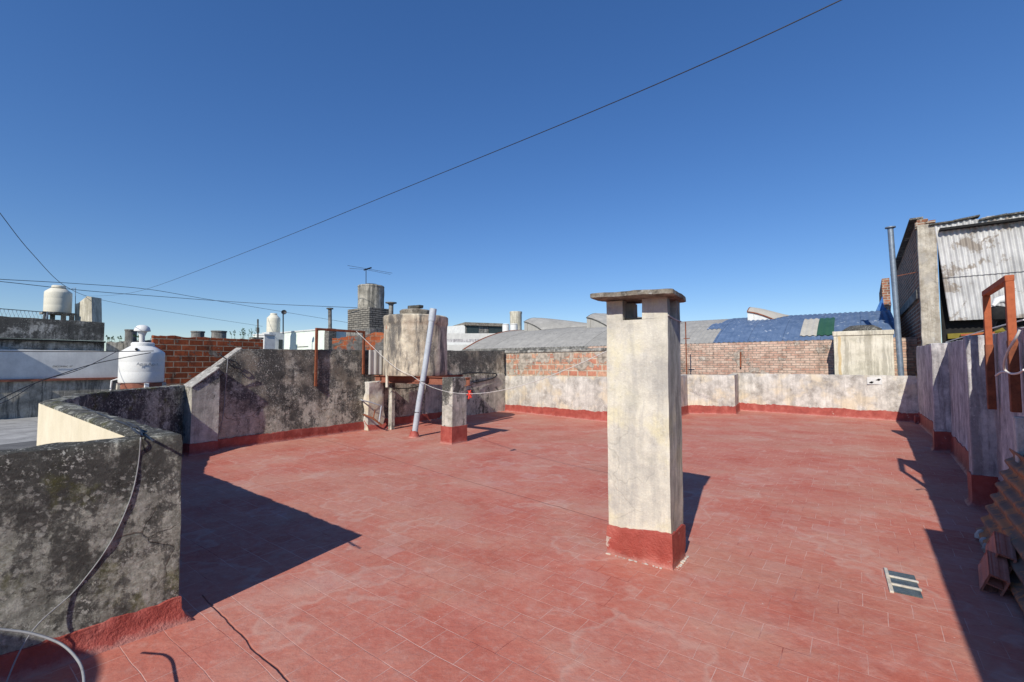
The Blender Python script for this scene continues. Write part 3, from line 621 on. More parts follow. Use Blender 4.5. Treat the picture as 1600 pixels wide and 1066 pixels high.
# ---- pale square concrete tank on the right
t = thing('water_tank', 'square cream concrete water tank behind the back parapet, with an orange rust streak', 'water tank', V3(10.1, 14.3))
c0 = V3(10.12, 14.30); cc = c0 + V*.72 + U*.6
roughbox('body', 'tank2', t, cc, V*.72, U*.6, 0.4, 2.46, jit=.006)
roughbox('collar', 'tank2', t, cc, V*.745, U*.625, 2.46, 2.60, n=(6, 6, 2), jit=.006)
mb = MB(); mb.lathe(V3(cc.x, cc.y, 0), [(0, 2.80), (.30, 2.79), (.42, 2.72), (.50, 2.66), (.50, 2.58)], 30); mb.build('lid', 'dark', t)
mb = MB(); q = c0 + V*.14 - U*.012; mb.grid([[V3(*(q + V*(.035*j + .012*math.sin(i*1.3))).to_2d(), 2.44 - 1.4*i/12) for j in (-1, 1)] for i in range(13)]); mb.build('rust_streak', rust('ochre_streak', (0.52, 0.38, 0.20), (0.58, 0.48, 0.30)), t)

# ---- flue on the right
t = thing('flue_pipe', 'tall thin galvanised flue pipe leaning slightly beside the dark brick building', 'flue', at(1408, 588, 13.3))
a = at(1409, 600, 13.3); b = at(1391, 356, 13.5)
mb = MB(); mb.tube([a, b], .072, 16); mb.build('pipe', 'zinc', t)
mb = MB(); mb.lathe(b, [(0, .05), (.13, .02), (.13, -.01), (.09, -.02)], 20); mb.build('cowl', 'zinc', t)
mb = MB(); q = a.lerp(b, .68); mb.bar(q, q + V*.7 + Z*.1, .015, .015); mb.build('stay', 'rust', t)

# ---- dark brick building at right
C0 = V3(11.72, 13.0)
t = thing('brick_building', 'tall dark brick building with a corrugated metal front at the right edge', 'building', C0)
wall('side_wall', 'brickdark', t, [C0 + U*9.2, C0], [5.55, 5.75], 0.25, z0=-4.5, step=.1, rows=80, jit=.02, lump=.006)
mb = MB(); mb.box(V3(*(C0 + U*4.6 - V*.02).to_2d(), 3.6), U*4.55, V*.05, Z*.13); mb.build('concrete_band', 'grey', t)
mb = MB(); mb.bar(C0 + U*0 + Z*5.80, C0 + U*9.2 + Z*5.60, .3, .05); mb.build('coping', 'dark', t)
q = C0 + V*.19 - U*.06
roughbox('column', 'post2', t, q, V*.20, U*.10, 0, 5.55, n=(4, 3, 30), jit=.012)
mb = MB()
for k in range(9):
    p = C0 + V*(.05 + .12*(k % 3)) + Z*(5.5 + .06*(k//3)) + U*(random.random() - .5)*.1; mb.box(p, V*.10, U*.09, Z*.035)
mb.build('loose_bricks', 'brickdark', t, bevel=.008)
# corrugated front, two lapped sheets, hanging crooked
def corrsheet(name, mat, parent, o_, ax, az, w_, h_, pitch=.09, amp=.018, skew=0.0, nrm=None, rag=0.0, n2=6, thickness=True):
    n = int(w_/pitch*8); mb = MB(); nr = nrm
    def P(i, j, off=0):
        x = w_*i/n; z = h_*j/n2
        zz = z + (nz((x, 3, j), 4, rag) if j == n2 else 0)
        return o_ + ax*(x - skew*zz) + az*zz + nr*(amp*math.sin(2*math.pi*x/pitch) + off)
    mb.grid([[P(i, j) for j in range(n2 + 1)] for i in range(n + 1)])
    mb.grid([[P(i, j, .006) for j in range(n2 + 1)] for i in range(n + 1)], flip=True)
    for j in (0, n2): mb.grid([[P(i, j), P(i, j, .006)] for i in range(n + 1)])
    for i in (0, n): mb.grid([[P(i, j), P(i, j, .006)] for j in range(n2 + 1)])
    return mb.build(name, mat, parent, smooth=70)
so_ = C0 + V*.58 - U*.12
corrsheet('metal_sheet', 'sheet', t, V3(so_.x, so_.y, 2.78), V, Z, 3.6, 1.25, nrm=-U, skew=.085, pitch=.115, amp=.02)
corrsheet('metal_sheet', 'sheet', t, V3(so_.x, so_.y, 3.98) - U*.03 - V*.10, V, Z, 3.6, 1.55, nrm=-U, skew=.085, pitch=.115, amp=.02, rag=.05)
mb = MB(); q = C0 + V*.45 + U*.2
mb.box(V3(*(q + V*1.9).to_2d(), 1.0), V*1.9, U*.05, Z*4.4); mb.box(V3(*(q + V*1.9 - U*.3).to_2d(), 5.32), V*1.9, U*.25, Z*.03)
mb.build('inner_wall', 'black', t)
mb = MB()
for k in range(7):
    p = C0 + V*(.5 + .5*k) + Z*(5.52 + .04*math.sin(k*2)) - U*.1; mb.box(p, V*.26 + Z*.03*math.sin(k), U*.13, Z*.025)
mb.build('roof_edge', 'dark', t, bevel=.01)
mb = MB(); mb.bar(q - U*.1 + Z*2.36 + V*.1, q - U*.1 + Z*2.44 + V*3.6, .1, .14); mb.bar(q - U*.1 + Z*1.9 + V*.2, q - U*.1 + Z*2.5 + V*1.2, .1, .12); mb.build('beam', 'yellow', t)
mb = MB(); mb.bar(q - U*.22 + Z*2.38 + V*.35, q - U*.22 + Z*2.42 + V*1.0, .05, .05); mb.build('orange_bar', 'rustorange', t)
# smaller brick building beyond with its blue tarp
c2 = C0 + U*10.8
t = thing('brick_wall', 'narrow far brick wall end glimpsed left of the flue pipe', 'wall', c2)
wall('wall', 'brickdark', t, [c2 + U*6, c2 - V*.1], [5.7, 5.7], -.3, z0=-4.5, step=.3, rows=20, jit=.02)
tp = MB()
a0 = at(1383, 508, 22); b0 = at(1388, 446, 23)
for i in range(1):
    tp.grid([[at(1386 + 2*k, 446 + 10*k, 22.2) if j == 0 else at(1366 + 7*k, 491 + 14*min(1, k) + 2*k, 21.4 + .1*(k % 2)) for k in range(4)] for j in range(2)])
o = tp.build('tarp', 'bluetarp'); sm = o.modifiers.new('solid', 'SOLIDIFY'); sm.thickness = .02
tag(o, 'blue tarp hanging beside the far brick wall, left of the flue pipe', 'tarp')
# white hood behind the right frame
t = thing('extractor_hood', 'white rounded extractor hood with dark opening, seen through the orange frame', 'hood', at(1566, 490, 9.5))
c = at(1566, 474, 9.6)
mb = MB()
mb.tube([c + V3(-.20, 0, -.06), c + V3(-.12, 0, .05), c + V3(.02, 0, .09), c + V3(.14, 0, .06), c + V3(.2, 0, -.10), c + V3(.2, .05, -.26)], [.03, .07, .085, .085, .07, .06], 14); mb.build('hood', 'plastic', t)
mb = MB(); mb.lathe(c + V3(-.05, .06, -.2), [(0, .16), (.13, .12), (.17, 0), (.12, -.14), (0, -.17)], 20); mb.build('motor', 'black', t)
mb = MB(); mb.tube([c + V3(0, .1, -.2), c + V3(.05, .3, -.55), c + V3(.1, .8, -.9)], .045, 8); mb.build('stalk', 'cable', t)

# ---- right side wall with pilasters
t = thing('parapet_wall', 'high purplish grey plastered side wall with pilasters, in shade along the right edge', 'wall', G2)
wall('wall', 'purple', t, [P5 + U*.0, G1, G2, G3], [2.06, 1.98, 1.92, 1.90], .22, z0=-.3, step=.1, rows=18, jit=.006, lump=.008)
wall('high_end', 'purple', t, [G3, G4], [2.34, 2.34], .22, z0=-.3, step=.2, rows=12, jit=.006)
skirt(t, [P5, G1, G2, G3, G4], [.28, .32, .34, .34, .34], 1, jit=.03)
wd = (G1 - G2).normalized()
for (nc, w_, ht, ln) in ((V3(7.741, 8.403), .23, 1.97, .3), (V3(5.163, 5.17), .21, 1.915, .24)):
    c = nc + V*(w_/2 + .02) + wd*ln/2
    p_ = roughbox('pilaster', 'purple', t, c, V*(w_/2 + .02), wd*ln/2, -.1, ht, jit=.008)
    e0 = nc + V*(w_ + .0); 
    skirt(t, [e0 + wd*(ln + .0), nc + wd*ln, nc, e0], .36, 1, jit=.02, name='pilaster_skirting')
mb = MB(); q = fl(1436, 662); mb.box(V3(q.x + .04, q.y, .1), U*.12, V*.12, Z*.10)
tag(mb.build('kerb_block', 'red', bevel=.02), 'small red painted block on the floor in the far right corner', 'block')
# ================================================================ rusty frames
def frame_thing(name, label, a, b, ztop, zl, zr, mat, w_=.055):
    t = thing(name, label, 'metal frame', V3(a.x, a.y, 1.2), 'rusty iron goalpost frames on the parapets')
    mb = MB(); mb.bar(V3(a.x, a.y, zl), V3(a.x, a.y, ztop), w_, w_, up=V); mb.build('post', mat, t, bevel=.005)
    mb = MB(); mb.bar(V3(b.x, b.y, zr), V3(b.x, b.y, ztop), w_, w_, up=V); mb.build('post', mat, t, bevel=.005)
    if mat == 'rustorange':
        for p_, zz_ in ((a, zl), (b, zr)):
            mb = MB(); mb.bar(V3(p_.x, p_.y, zz_ - .003), V3(p_.x, p_.y, 1.80), w_ + .008, w_ + .008, up=V); mb.build('shaded_post_foot', 'rust', t, bevel=.005)  # darker rust sleeve on lower posts, the wall's shade put into the colour
    d_ = (b - a).to_3d().normalized(); d_.z = 0
    mb = MB(); mb.bar(V3(a.x, a.y, ztop + w_*.5) - d_*w_*.5, V3(b.x, b.y, ztop + w_*.5) + d_*w_*.5, w_*1.1, w_); mb.build('crossbar', mat, t, bevel=.005)
    return t
wv = (G1 - G2).normalized()
fa = onplane(1546, 560, G2 - V*.06, Vector((wv.y, -wv.x, 0))); fb = onplane(1583, 560, G2 - V*.06, Vector((wv.y, -wv.x, 0)))
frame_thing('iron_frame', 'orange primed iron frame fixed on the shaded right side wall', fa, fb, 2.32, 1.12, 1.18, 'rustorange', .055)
st_ = MB(); c_ = fb + V*.02; st_.box(V3(c_.x, c_.y, .74), wv*.05, V*.035, Z*.40); o = st_.build('mortar_strip', 'pale', bevel=.01); tag(o, 'pale mortar strip on the shaded side wall under the orange frame', 'mortar strip')
hn = Vector((.801, -.598, 0)); hd = (P0 - H0).normalized(); hn = Vector((hd.y, -hd.x, 0))
la = onplane(494, 560, H0 + hn*.05, hn); lb = onplane(568, 560, H0 + hn*.05, hn)
frame_thing('iron_frame', 'brown rusty iron frame fixed on the long left wall beside the concrete tank', la, lb, 2.33, 1.10, 1.34, 'rust', .05)
# ================================================================ big round tank on beams
TC = V3(-2.33, 11.0)
t = thing('beam_stand', 'rusted steel beams and post carrying the big round concrete tank', 'tank stand', V3(-3.4, 11.1))
PB = V3(-1.06, 9.33)
def ibeam(name, a, b, h=.17, w_=.1):
    mb = MB(); mb.bar(a, b, .012, h); mb.bar(a + Z*(h/2 - .008), b + Z*(h/2 - .008), w_, .014); mb.bar(a - Z*(h/2 - .008), b - Z*(h/2 - .008), w_, .014)
    return mb.build(name, 'rustbeam', t)
zb = 1.225
fr = PB + U*.16
ibeam('beam', V3(*(fr - V*3.02).to_2d(), zb), V3(*(fr + V*.12).to_2d(), zb))
fr2 = PB + U*1.62
ibeam('beam', V3(*(fr2 - V*2.4).to_2d(), zb), V3(*(fr2 - V*1.45).to_2d(), zb))
ibeam('crossbeam', V3(*(fr - V*1.55).to_2d(), zb), V3(*(fr2 - V*1.55).to_2d(), zb))
ibeam('crossbeam', V3(*(fr - V*2.0).to_2d(), zb), V3(*(fr2 - V*2.0).to_2d(), zb))
mb = MB(); q = onplane(612, 640, H0 + hn*.45, hn); mb.bar(V3(q.x, q.y, 0), V3(q.x, q.y, 1.15), .09, .12, up=V); mb.build('post', 'post', t)
q2 = fr2 - V*1.5; mb = MB(); mb.bar(V3(q2.x, q2.y, 0), V3(q2.x, q2.y, 1.15), .09, .12, up=V); mb.build('post', 'rustbeam', t)
t = thing('water_tank', 'big round stained concrete water tank raised on rusty beams at the long wall', 'water tank', V3(TC.x, TC.y, 1.32))
def rlathe(name, mat, parent, c, prof, seg=56, jit=.006):
    mb = MB(); rings = []
    for (r_, z_) in prof:
        rings.append([V3(c.x + (r_ + nz((math.cos(k*6.2832/seg)*2, math.sin(k*6.2832/seg)*2, z_*2), 1.5, jit if r_ > .05 else 0))*math.cos(k*2*math.pi/seg), c.y + (r_ + nz((math.cos(k*6.2832/seg)*2, math.sin(k*6.2832/seg)*2, z_*2), 1.5, jit if r_ > .05 else 0))*math.sin(k*2*math.pi/seg), z_) for k in range(seg)])
        rings[-1].append(rings[-1][0])
    mb.grid(rings, [[(k/seg*4, z_) for k in range(seg + 1)] for _, z_ in prof])
    return mb.build(name, mat, parent, smooth=40)
rlathe('body', 'tank', t, TC, [(0, 1.315), (.74, 1.315), (.75, 1.33)] + [(.75, 1.33 + .14*k) for k in range(1, 9)] + [(.755, 2.52), (.77, 2.54), (.77, 2.70), (.745, 2.725), (.45, 2.76), (0, 2.78)], jit=.02)
rlathe('lid', 'slab', t, TC + V*(-.02), [(.36, 2.72), (.38, 2.86), (.34, 2.89), (.1, 2.93), (0, 2.93)], jit=.01)
mb = MB()
for (s_, a_, l_) in ((-.14, .15, .22), (.07, -.1, .2), (.0, .25, .26)):
    c = TC + V*(s_ + .0) + Z*(2.97 + .02*random.random()) + U*.02; dv = (V*math.cos(a_) + U*math.sin(a_)) 
    mb.box(c, dv*l_*.5, dv.cross(Z)*.07, Z*.034 + dv*.004)
tag(mb.build('paving_slabs', 'dark', bevel=.008), 'dark broken slabs lying on the lid of the big round tank', 'slabs')
# ---- drain pipe and red elbow beside the tank
t = thing('drain_pipe', 'cream vertical pipe with a red elbow clamped to the left side of the round tank', 'pipe', at(607, 590, 11.0))
a = at(606, 640, 10.55); b = at(606, 512, 10.55)
mb = MB(); mb.tube([V3(b.x, b.y, 1.05), V3(b.x, b.y, b.z)], .035, 10); mb.build('pipe', 'tank2', t)
mb = MB(); mb.tube([V3(b.x, b.y, b.z - .04), V3(b.x, b.y, b.z + .05), V3(b.x + .05, b.y, b.z + .09), V3(b.x + .16, b.y + .1, b.z + .08)], .045, 10); mb.build('elbow', 'rustorange', t)
# panel behind the frame
pn = MB(); q = onplane(576, 580, H0 + hn*.28, hn); q_ = onplane(600, 580, H0 + hn*.28, hn)
o = corrsheet('metal_sheet', 'whitesheet', None, V3(q.x, q.y, 1.34), hd, Z, (q_ - q).length + .25, .58, nrm=hn, pitch=.16, amp=.012)
tag(o, 'upright grey sheet metal panel between the rusty frame and the round tank', 'sheet metal')
# ---- leaning grey pipe
t = thing('vent_pipe', 'grey asbestos vent pipe leaning from the red floor against the round tank', 'pipe', fl(647, 683))
a = fl(647, 683); b = at(677, 484, 10.12)
m1 = at(655, 628, 10.0)
mb = MB(); mb.tube([V3(a.x, a.y, -.02), a.lerp(b, .02), m1, at(664, 575, 10.03), b], .062, 18); mb.build('pipe', 'pipegrey', t, smooth=60)
mb = MB(); mb.tube([at(674.5, 502, 10.11), b + Z*.02], .078, 18); mb.build('socket', 'pipegrey', t)
mb = MB(); mb.lathe(V3(a.x, a.y, 0), [(.13, -.01), (.11, .03), (.085, .10), (.066, .14)], 20); mb.build('foot_collar', 'red', t)
for (px_, py_) in ((651.5, 644), (660, 596)):
    mb = MB(); p = at(px_, py_, 9.99); mb.tube([p + V3(-.068, 0, 0), p + V3(-.04, -.055, .005), p + V3(.04, -.055, 0), p + V3(.068, 0, 0), p + V3(0, .068, 0), p + V3(-.068, 0, 0)], .006, 5); mb.build('wire_tie', 'cable', t)
# ---- small pillar
t = thing('pillar', 'short square plastered pillar with a red foot under the tank beam', 'pillar', V3(-1.1, 9.35))
nn = V3(-1.195, 9.129); pc = nn + U*.2 - V*.135 + V*.0
pc = nn + U*.20 - V*.13
roughbox('shaft', 'post', t, pc, V*.145, U*.215, 0, 1.32, n=(4, 5, 16), jit=.008)
skirt(t, [pc + V*.145 + U*.215, pc + V*.145 - U*.215, pc - V*.145 - U*.215, pc - V*.145 + U*.215, pc + V*.145 + U*.215], .34, -1, jit=.006, base=.03)
# ================================================================ main chimney
t = thing('chimney', 'tall square cream plastered chimney with slab cap standing on the red floor', 'chimney', V3(1.2, 3.9))
hv, hu = .262, .165
cc = V3(1.239, 3.62) - V*hv + U*hu
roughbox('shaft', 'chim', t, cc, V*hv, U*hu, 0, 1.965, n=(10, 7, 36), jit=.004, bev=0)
def cpost(v0, v1, u0, u1):
    roughbox('corner_post', 'chim', t, cc + V*(v0 + v1)/2 + U*(u0 + u1)/2, V*(v1 - v0)/2, U*(u1 - u0)/2, 1.9655, 2.135, n=(3, 3, 3), jit=.004, bev=0)
cpost(-hv, -.115, -hu, -hu + .09); cpost(.055, hv, -hu, -hu + .07); cpost(-hv, -.115, hu - .09, hu); cpost(.085, hv, hu - .09, hu)
mb = MB(); mb.box(V3(*cc.to_2d(), 1.972), V*(hv - .04), U*(hu - .04), Z*.012); mb.build('soot_bed', 'black', t)
mb = MB(); pr = []
NS = 18
def slabring(k):
    z = [2.137, 2.143, 2.176, 2.182][k]; sh = [.012, 0, 0, .010][k]
    pts = []
    cs = [(-hv - .065, -hu - .18), (hv + .105, -hu - .17), (hv + .045, hu + .03), (-hv - .09, hu + .04)]
    for i in range(4):
        for j in range(NS):
            a_, b_ = cs[i], cs[(i + 1) % 4]; x = a_[0] + (b_[0] - a_[0])*j/NS; y = a_[1] + (b_[1] - a_[1])*j/NS
            s_ = 1 - sh*4; p = cc + V*x*s_ + U*y*s_; e = nz((p.x, p.y, k*.2), 16, .010)
            pts.append(V3(p.x + e, p.y + e, z + nz((p.x, p.y, 0), 6, .010) + .008*x/hv*-1 + abs(e)*.4))
    return pts + [pts[0]]
rg = [slabring(k) for k in range(4)]
mb.grid(rg); mb.quad(rg[0][:-1]); mb.quad(rg[3][:-1]); mb.build('cap_slab', 'slab', t, smooth=35)
skirt(t, [cc + V*hv + U*hu, cc + V*hv - U*hu, cc - V*hv - U*hu, cc - V*hv + U*hu, cc + V*hv + U*hu], [.27, .275, .24, .25, .27], -1, jit=.022, base=.014)
mb = MB()
for i in range(90):
    if random.random() < .35: continue
    a_ = i/90*2; e_ = V*(-hv + 2*hv*a_) - U*(hu + .028) if a_ < 1 else V*(hv + .028) + U*(-hu + 2*hu*(a_ - 1))
    p = cc + e_; r_ = .003 + .006*random.random()**2; mb.box(V3(p.x + random.uniform(-.006, .006), p.y - random.random()*.012, .003), V*(r_*1.4), U*r_, Z*r_*.6)
tag(mb.build('crumbling_mortar', 'pale', t, bevel=.003), kind='stuff')
q = cc + V*(hv + .008)
cable('wire', [q - U*(hu - .0) + Z*1.985, q + U*.02 + Z*1.965, q + U*(hu + .004) + Z*1.955, cc + V*(hv - .1) + U*(hu + .008) + Z*1.96], .004, 'rope', 'short white wire wrapped round the side of the tall chimney top', 'wire')
# ================================================================ clotheslines
c0 = TC + V3(.1, -.72, 1.33 - 0); st = at(645, 588, 10.15); en = cc - V*(hv + .012) + U*.0 + Z*1.74
cable('clothesline', [st.lerp(en, k/16) - Z*(.40*4*(k/16)*(1 - k/16)) for k in range(17)], .004, 'rope', 'white clothesline sagging from the round tank past the pillar to the chimney', 'clothesline', sub=2)
kp = st.lerp(en, .495) - Z*(.40*4*.495*.505)
mb = MB()
for i in range(7):
    a_ = i*1.1; dv = V3(math.cos(a_)*.5, .2*math.sin(a_), math.sin(a_)); p = kp + dv*.02
    mb.grid([[kp + V3(.012*(j - 1), 0, .008) , p + dv*.03 + V3(.012*(j - 1), .01, 0), p + dv*.055 + V3(.014*(j - 1), -.005, -.01)] for j in range(3)])
o = mb.build('cloth_knot', 'redrag'); sm = o.modifiers.new('solid', 'SOLIDIFY'); sm.thickness = .003
tag(o, 'small red rag knotted on the white clothesline in front of the pillar', 'rag')
s2 = at(556, 517, 10.75)
cable('clothesline', [s2, at(580, 540, 10.6), at(604, 563, 10.4)], .005, 'rope', 'thick white rope running from the rusty left frame down to the round tank', 'rope')
cable('clothesline', [at(604, 563, 10.35), at(622, 577, 10.2), at(645, 588, 10.15)], .005, 'rope', 'thin cord across the front of the round tank', 'rope')
# pipes sticking out of the pale buttress
t = thing('water_pipe', 'two bent rusty water pipes sticking out of the pale buttress by the floor', 'pipe', fl(575, 668))
W = lambda px, py, o_: onplane(px, py, H0 + hn*o_, hn)
mb = MB(); mb.tube([W(564, 625, .0), W(567, 626, .30), W(580, 629, .36), W(596, 634, .40), W(592, 662, .42)], .016, 8); mb.build('pipe', 'pipegrey', t)
mb = MB(); mb.tube([W(569, 648, .0), W(571, 649, .36), W(583, 654, .50), W(592, 661, .58), W(596, 664, .60)], .022, 8); mb.build('pipe', 'rust', t)
mb = MB(); mb.tube([W(586, 640, .30), W(583, 656, .42)], .014, 8); mb.build('pipe', 'rust', t)
cable('hose', [W(705, 590, .1), W(730, 583, .12), W(760, 583, .1), W(776, 585, .1), W(768, 592, .1), W(740, 598, .12)], .022, 'cable', 'black hose running along the stained wall right of the tank', 'hose')
cable('cable', [W(600, 603, .5), W(620, 607, .62), W(645, 606, .8), W(662, 601, 1.0), W(672, 598, 1.1)], .012, 'cable', 'black cable drooping under the tank beams')
cable('cable', [W(342, 552, .02), W(352, 560, .06), W(368, 566, .04), W(376, 574, .05), W(366, 575, .05), W(356, 566, .05)], .010, 'cable', 'tangle of dark cable on the ramped end of the long wall')
cable('cable', [V3(-5.3, 8.5, 1.7), W(352, 610, .03), W(350, 640, .04), W(345, 668, .04), W(341, 680, .04)], .008, 'greycable', 'thin grey cable hanging down the shaded end of the long wall')
# ================================================================ roof grate
t = thing('skylight', 'small skylight of three dark glass strips in a pale frame, set in the red floor', 'skylight', V3(2.85, 3.39))
gc = V3(2.85, 3.39); g = U.lerp(U, 0)
gu = (fl(1386, 889) - fl(1396, 925)).normalized(); gv = V3(gu.y, -gu.x)
mb = MB()
for k in range(-1, 3):
    pass
mb.box(V3(gc.x, gc.y, .006) - gv*.088, gu*.225, gv*.012, Z*.008)
for k in (-1, 1): mb.box(V3(gc.x, gc.y, .007) + gu*k*.072, gu*.012, gv*.088, Z*.008)
mb.build('frame', 'pale', t, bevel=.004)
for k, (wv_) in ((-1, .055), (0, .058), (1, .052)):
    mb = MB(); mb.box(V3(gc.x, gc.y, .003) + gu*k*.146, gu*wv_, gv*.078, Z*.004); mb.build('pane', 'paneglass', t)
# ================================================================ stack of sheets and clay blocks (bottom right)
def ribbed(name, mat, parent, o_, ax, up, w_, h_, nrm, pitch=.12, amp=.02):     # ribs run along ax
    n = int(h_/pitch*8); mb = MB()
    def P(i, j, off=0):
        s_ = h_*j/n; x = w_*i/8; return o_ + ax*(x + (nz((j*.1, i, 1), 1.2, .025) if i in (0, 8) else 0)) + up*s_ + nrm*(amp*math.sin(2*math.pi*s_/pitch) + off)
    mb.grid([[P(i, j) for j in range(n + 1)] for i in range(9)]); mb.grid([[P(i, j, -.006) for j in range(n + 1)] for i in range(9)], flip=True)
    for i in (0, 8): mb.grid([[P(i, j), P(i, j, -.006)] for j in range(n + 1)])
    for j in (0, n): mb.grid([[P(i, j), P(i, j, -.006)] for i in range(9)])
    return mb.build(name, mat, parent, smooth=70)
wn_ = V3(-wd.y, wd.x)                          # towards the terrace
base = fl(1528, 838)
q = G2 + wd*((base - G2).dot(wd)); top = V3(q.x, q.y, .80) + wn_*.06
upv = (top - base); hh = upv.length; upv.normalize(); nr = wd.cross(upv); nr = nr if nr.z > 0 else -nr
lbs = ['uppermost rusty corrugated sheet leaning on the shaded right side wall', 'second rusty corrugated sheet, under the uppermost at the right side wall', 'lowest rusty corrugated sheet of the pile leaning on the right side wall']
for k in range(3):
    o = ribbed('corrugated_sheet', 'rustsheet', None, V3(base.x, base.y, .03) - nr*.045*k + wd*.05*k, -wd, upv, 2.4, hh*(1 - .0*k), nr, pitch=.115, amp=.022)
    tag(o, lbs[k], 'roofing sheet', 'rusty sheets leaning on the right wall')
def clay(name, c, ax, ay, az, label):
    o = MB(); c = Vector(c)
    L, w_, h_ = .14, .08, .052
    nseg = 12
    ring = []
    for i in range(49):                        # ribbed outline of a hollow block
        a_ = i/48*4; s_ = a_ % 1; k = int(a_) % 4
        g_ = -.004 if int(s_*12) % 2 else 0
        p = [(-w_ + 2*w_*s_, -h_ - g_), (w_ + g_, -h_ + 2*h_*s_), (w_ - 2*w_*s_, h_ + g_), (-w_ - g_, h_ - 2*h_*s_)][k]
        ring.append(p)
    o.grid([[c + ax*x + ay*p[0] + az*p[1] for p in ring] for x in (-L, L)])
    hx = [(-w_*.5, 0), (w_*.5, 0)]
    for x in (-L, L):
        # end face with two chambers: webs only
        for (y0, y1, z0, z1) in ((-w_, w_, -h_, -h_ + .012), (-w_, w_, h_ - .012, h_), (-w_, -w_ + .012, -h_ + .012, h_ - .012), (w_ - .012, w_, -h_ + .012, h_ - .012), (-.006, .006, -h_ + .012, h_ - .012)):
            o.quad([c + ax*x + ay*y0 + az*z0, c + ax*x + ay*y1 + az*z0, c + ax*x + ay*y1 + az*z1, c + ax*x + ay*y0 + az*z1])
    for (y, z_) in ((0, 0),):
        o.quad([c - ax*L + az*(-h_ + .012) + ay*0, c + ax*L + az*(-h_ + .012), c + ax*L + az*(h_ - .012), c - ax*L + az*(h_ - .012)])
    ob = o.build(name, 'terracotta', smooth=0, merge=False)
    sm = ob.modifiers.new('solid', 'SOLIDIFY'); sm.thickness = .006
    tag(ob, label, 'clay block', 'hollow clay blocks at the foot of the rusty sheets'); return ob
ba = (-wd*.93 + upv*-.1).normalized(); 
bx = (-wd).normalized(); by = upv.copy(); bz = nr.copy()
cb1 = fl(1556, 893, .10); cb2 = fl(1562, 868, .22)
r_ = Matrix.Rotation(R(-18), 3, bz); X1 = r_ @ bx; Y1 = r_ @ by
clay('hollow_block', fl(1552, 897, .10) , X1, Y1, bz, 'lower ribbed clay block leaning at the foot of the rusty sheets')
clay('hollow_block', fl(1566, 866, .19) + nr*.01, X1, Y1, bz, 'upper ribbed clay block leaning on the rusty sheets')
mb = MB()
for i in range(5):
    p = fl(1533 + i*6, 836 + i*11, .05); s_ = .035 + .02*random.random()
    m0 = len(mb.v); mb.lathe(p, [(0, s_), (s_*.7, s_*.7), (s_, 0), (s_*.8, -s_*.8), (0, -s_)], 9)
    for k in range(m0, len(mb.v)):
        v_ = Vector(mb.v[k]); e = noise.noise_vector(v_*18)*.02; mb.v[k] = tuple(v_ + e)
tag(mb.build('rubble', 'pale'), 'pale mortar rubble at the far foot of the rusty sheets', 'rubble', kind='stuff')
# ================================================================ cables right wall
ln = Vector((wd.y, -wd.x, 0))
X = lambda px, py, o_=.05: onplane(px, py, G2 + wn_*o_, ln)
cable('cable', [X(1593, 516, .1), X(1586, 530, .12), X(1575, 548, .14), X(1569, 566, .14), X(1570, 578, .12), X(1580, 584, .1), X(1592, 583, .1), X(1600, 578, .1)], .009, 'rope', 'white conduit hanging in a loop from the orange frame')
cable('cable', [X(1573, 581, .1), X(1564, 582, .1), X(1556, 587, .08)], .010, 'rope', 'short white conduit end sticking out below the orange frame')
cable('cable', [X(1478, 536, -.1) + Z*.02, X(1500, 530, -.1) + Z*.02, X(1530, 521, -.1) + Z*.02, X(1560, 513, -.1) + Z*.02, X(1600, 503, -.1) + Z*.02], .007, 'rope', 'thin white wire lying along the top of the right side wall')
cable('cable', [X(1462, 538, .02), X(1448, 539, .02), X(1441, 545, .04), X(1442, 552, .04), X(1446, 556, .03), X(1440, 566, .1), X(1432, 580, .12), X(1426, 586, .12)], .014, 'cable', 'black and white cable drooping over the far right corner of the terrace')
# ================================================================ cables on the near parapet
nN = (A - N0).normalized(); nf = V3(nN.y, -nN.x)    # front of the near face
def Wn(px, py, o_):                           # a point resting on the lumpy near face
    p = onplane(px, py, A, nf); e = nz((p.x, p.y, p.z), 2.5, .010) + nz((p.x, p.y, p.z), 9, .005)
    return onplane(px, py, A + nf*(e + o_), nf)
cable('cable', [fl(205, 668, 1.17) , fl(221, 676, 1.17), Wn(220, 684, .003), Wn(218, 712, .003), Wn(214, 740, .003), Wn(207, 770, .003), Wn(196, 800, .003), Wn(180, 835, .003), Wn(160, 868, .003), Wn(136, 900, .003), Wn(110, 930, .004), Wn(60, 975, .04), Wn(30, 1020, .10), Wn(5, 1080, .16)], .0034, 'greycable', 'thin grey cable hanging down the near stained parapet to the floor')
cable('cable', [at(-60, 975, 2.0), at(0, 983, 2.06), at(50, 990, 2.10), at(95, 1006, 2.12), at(122, 1032, 2.08), at(131, 1060, 2.0), at(128, 1100, 1.9)], .0058, 'greycable', 'grey cable loop standing off the floor at the bottom left corner')
tp_ = [fl(x, y, 1.165) for x, y in ((90, 628), (120, 634), (150, 645), (180, 657), (205, 667), (224, 678))]
cable('cable', tp_, .007, 'cable', 'dark cable lying along the top of the patio parapet')
cable('cable', [fl(198, 660, 1.17), fl(210, 666, 1.19), fl(218, 672, 1.17), fl(222, 682, 1.18), fl(214, 676, 1.2), fl(206, 669, 1.18), fl(215, 667, 1.19), fl(224, 678, 1.16), fl(240, 690, 1.16)], .006, 'cable', 'black cable knotted on the corner of the near parapet')
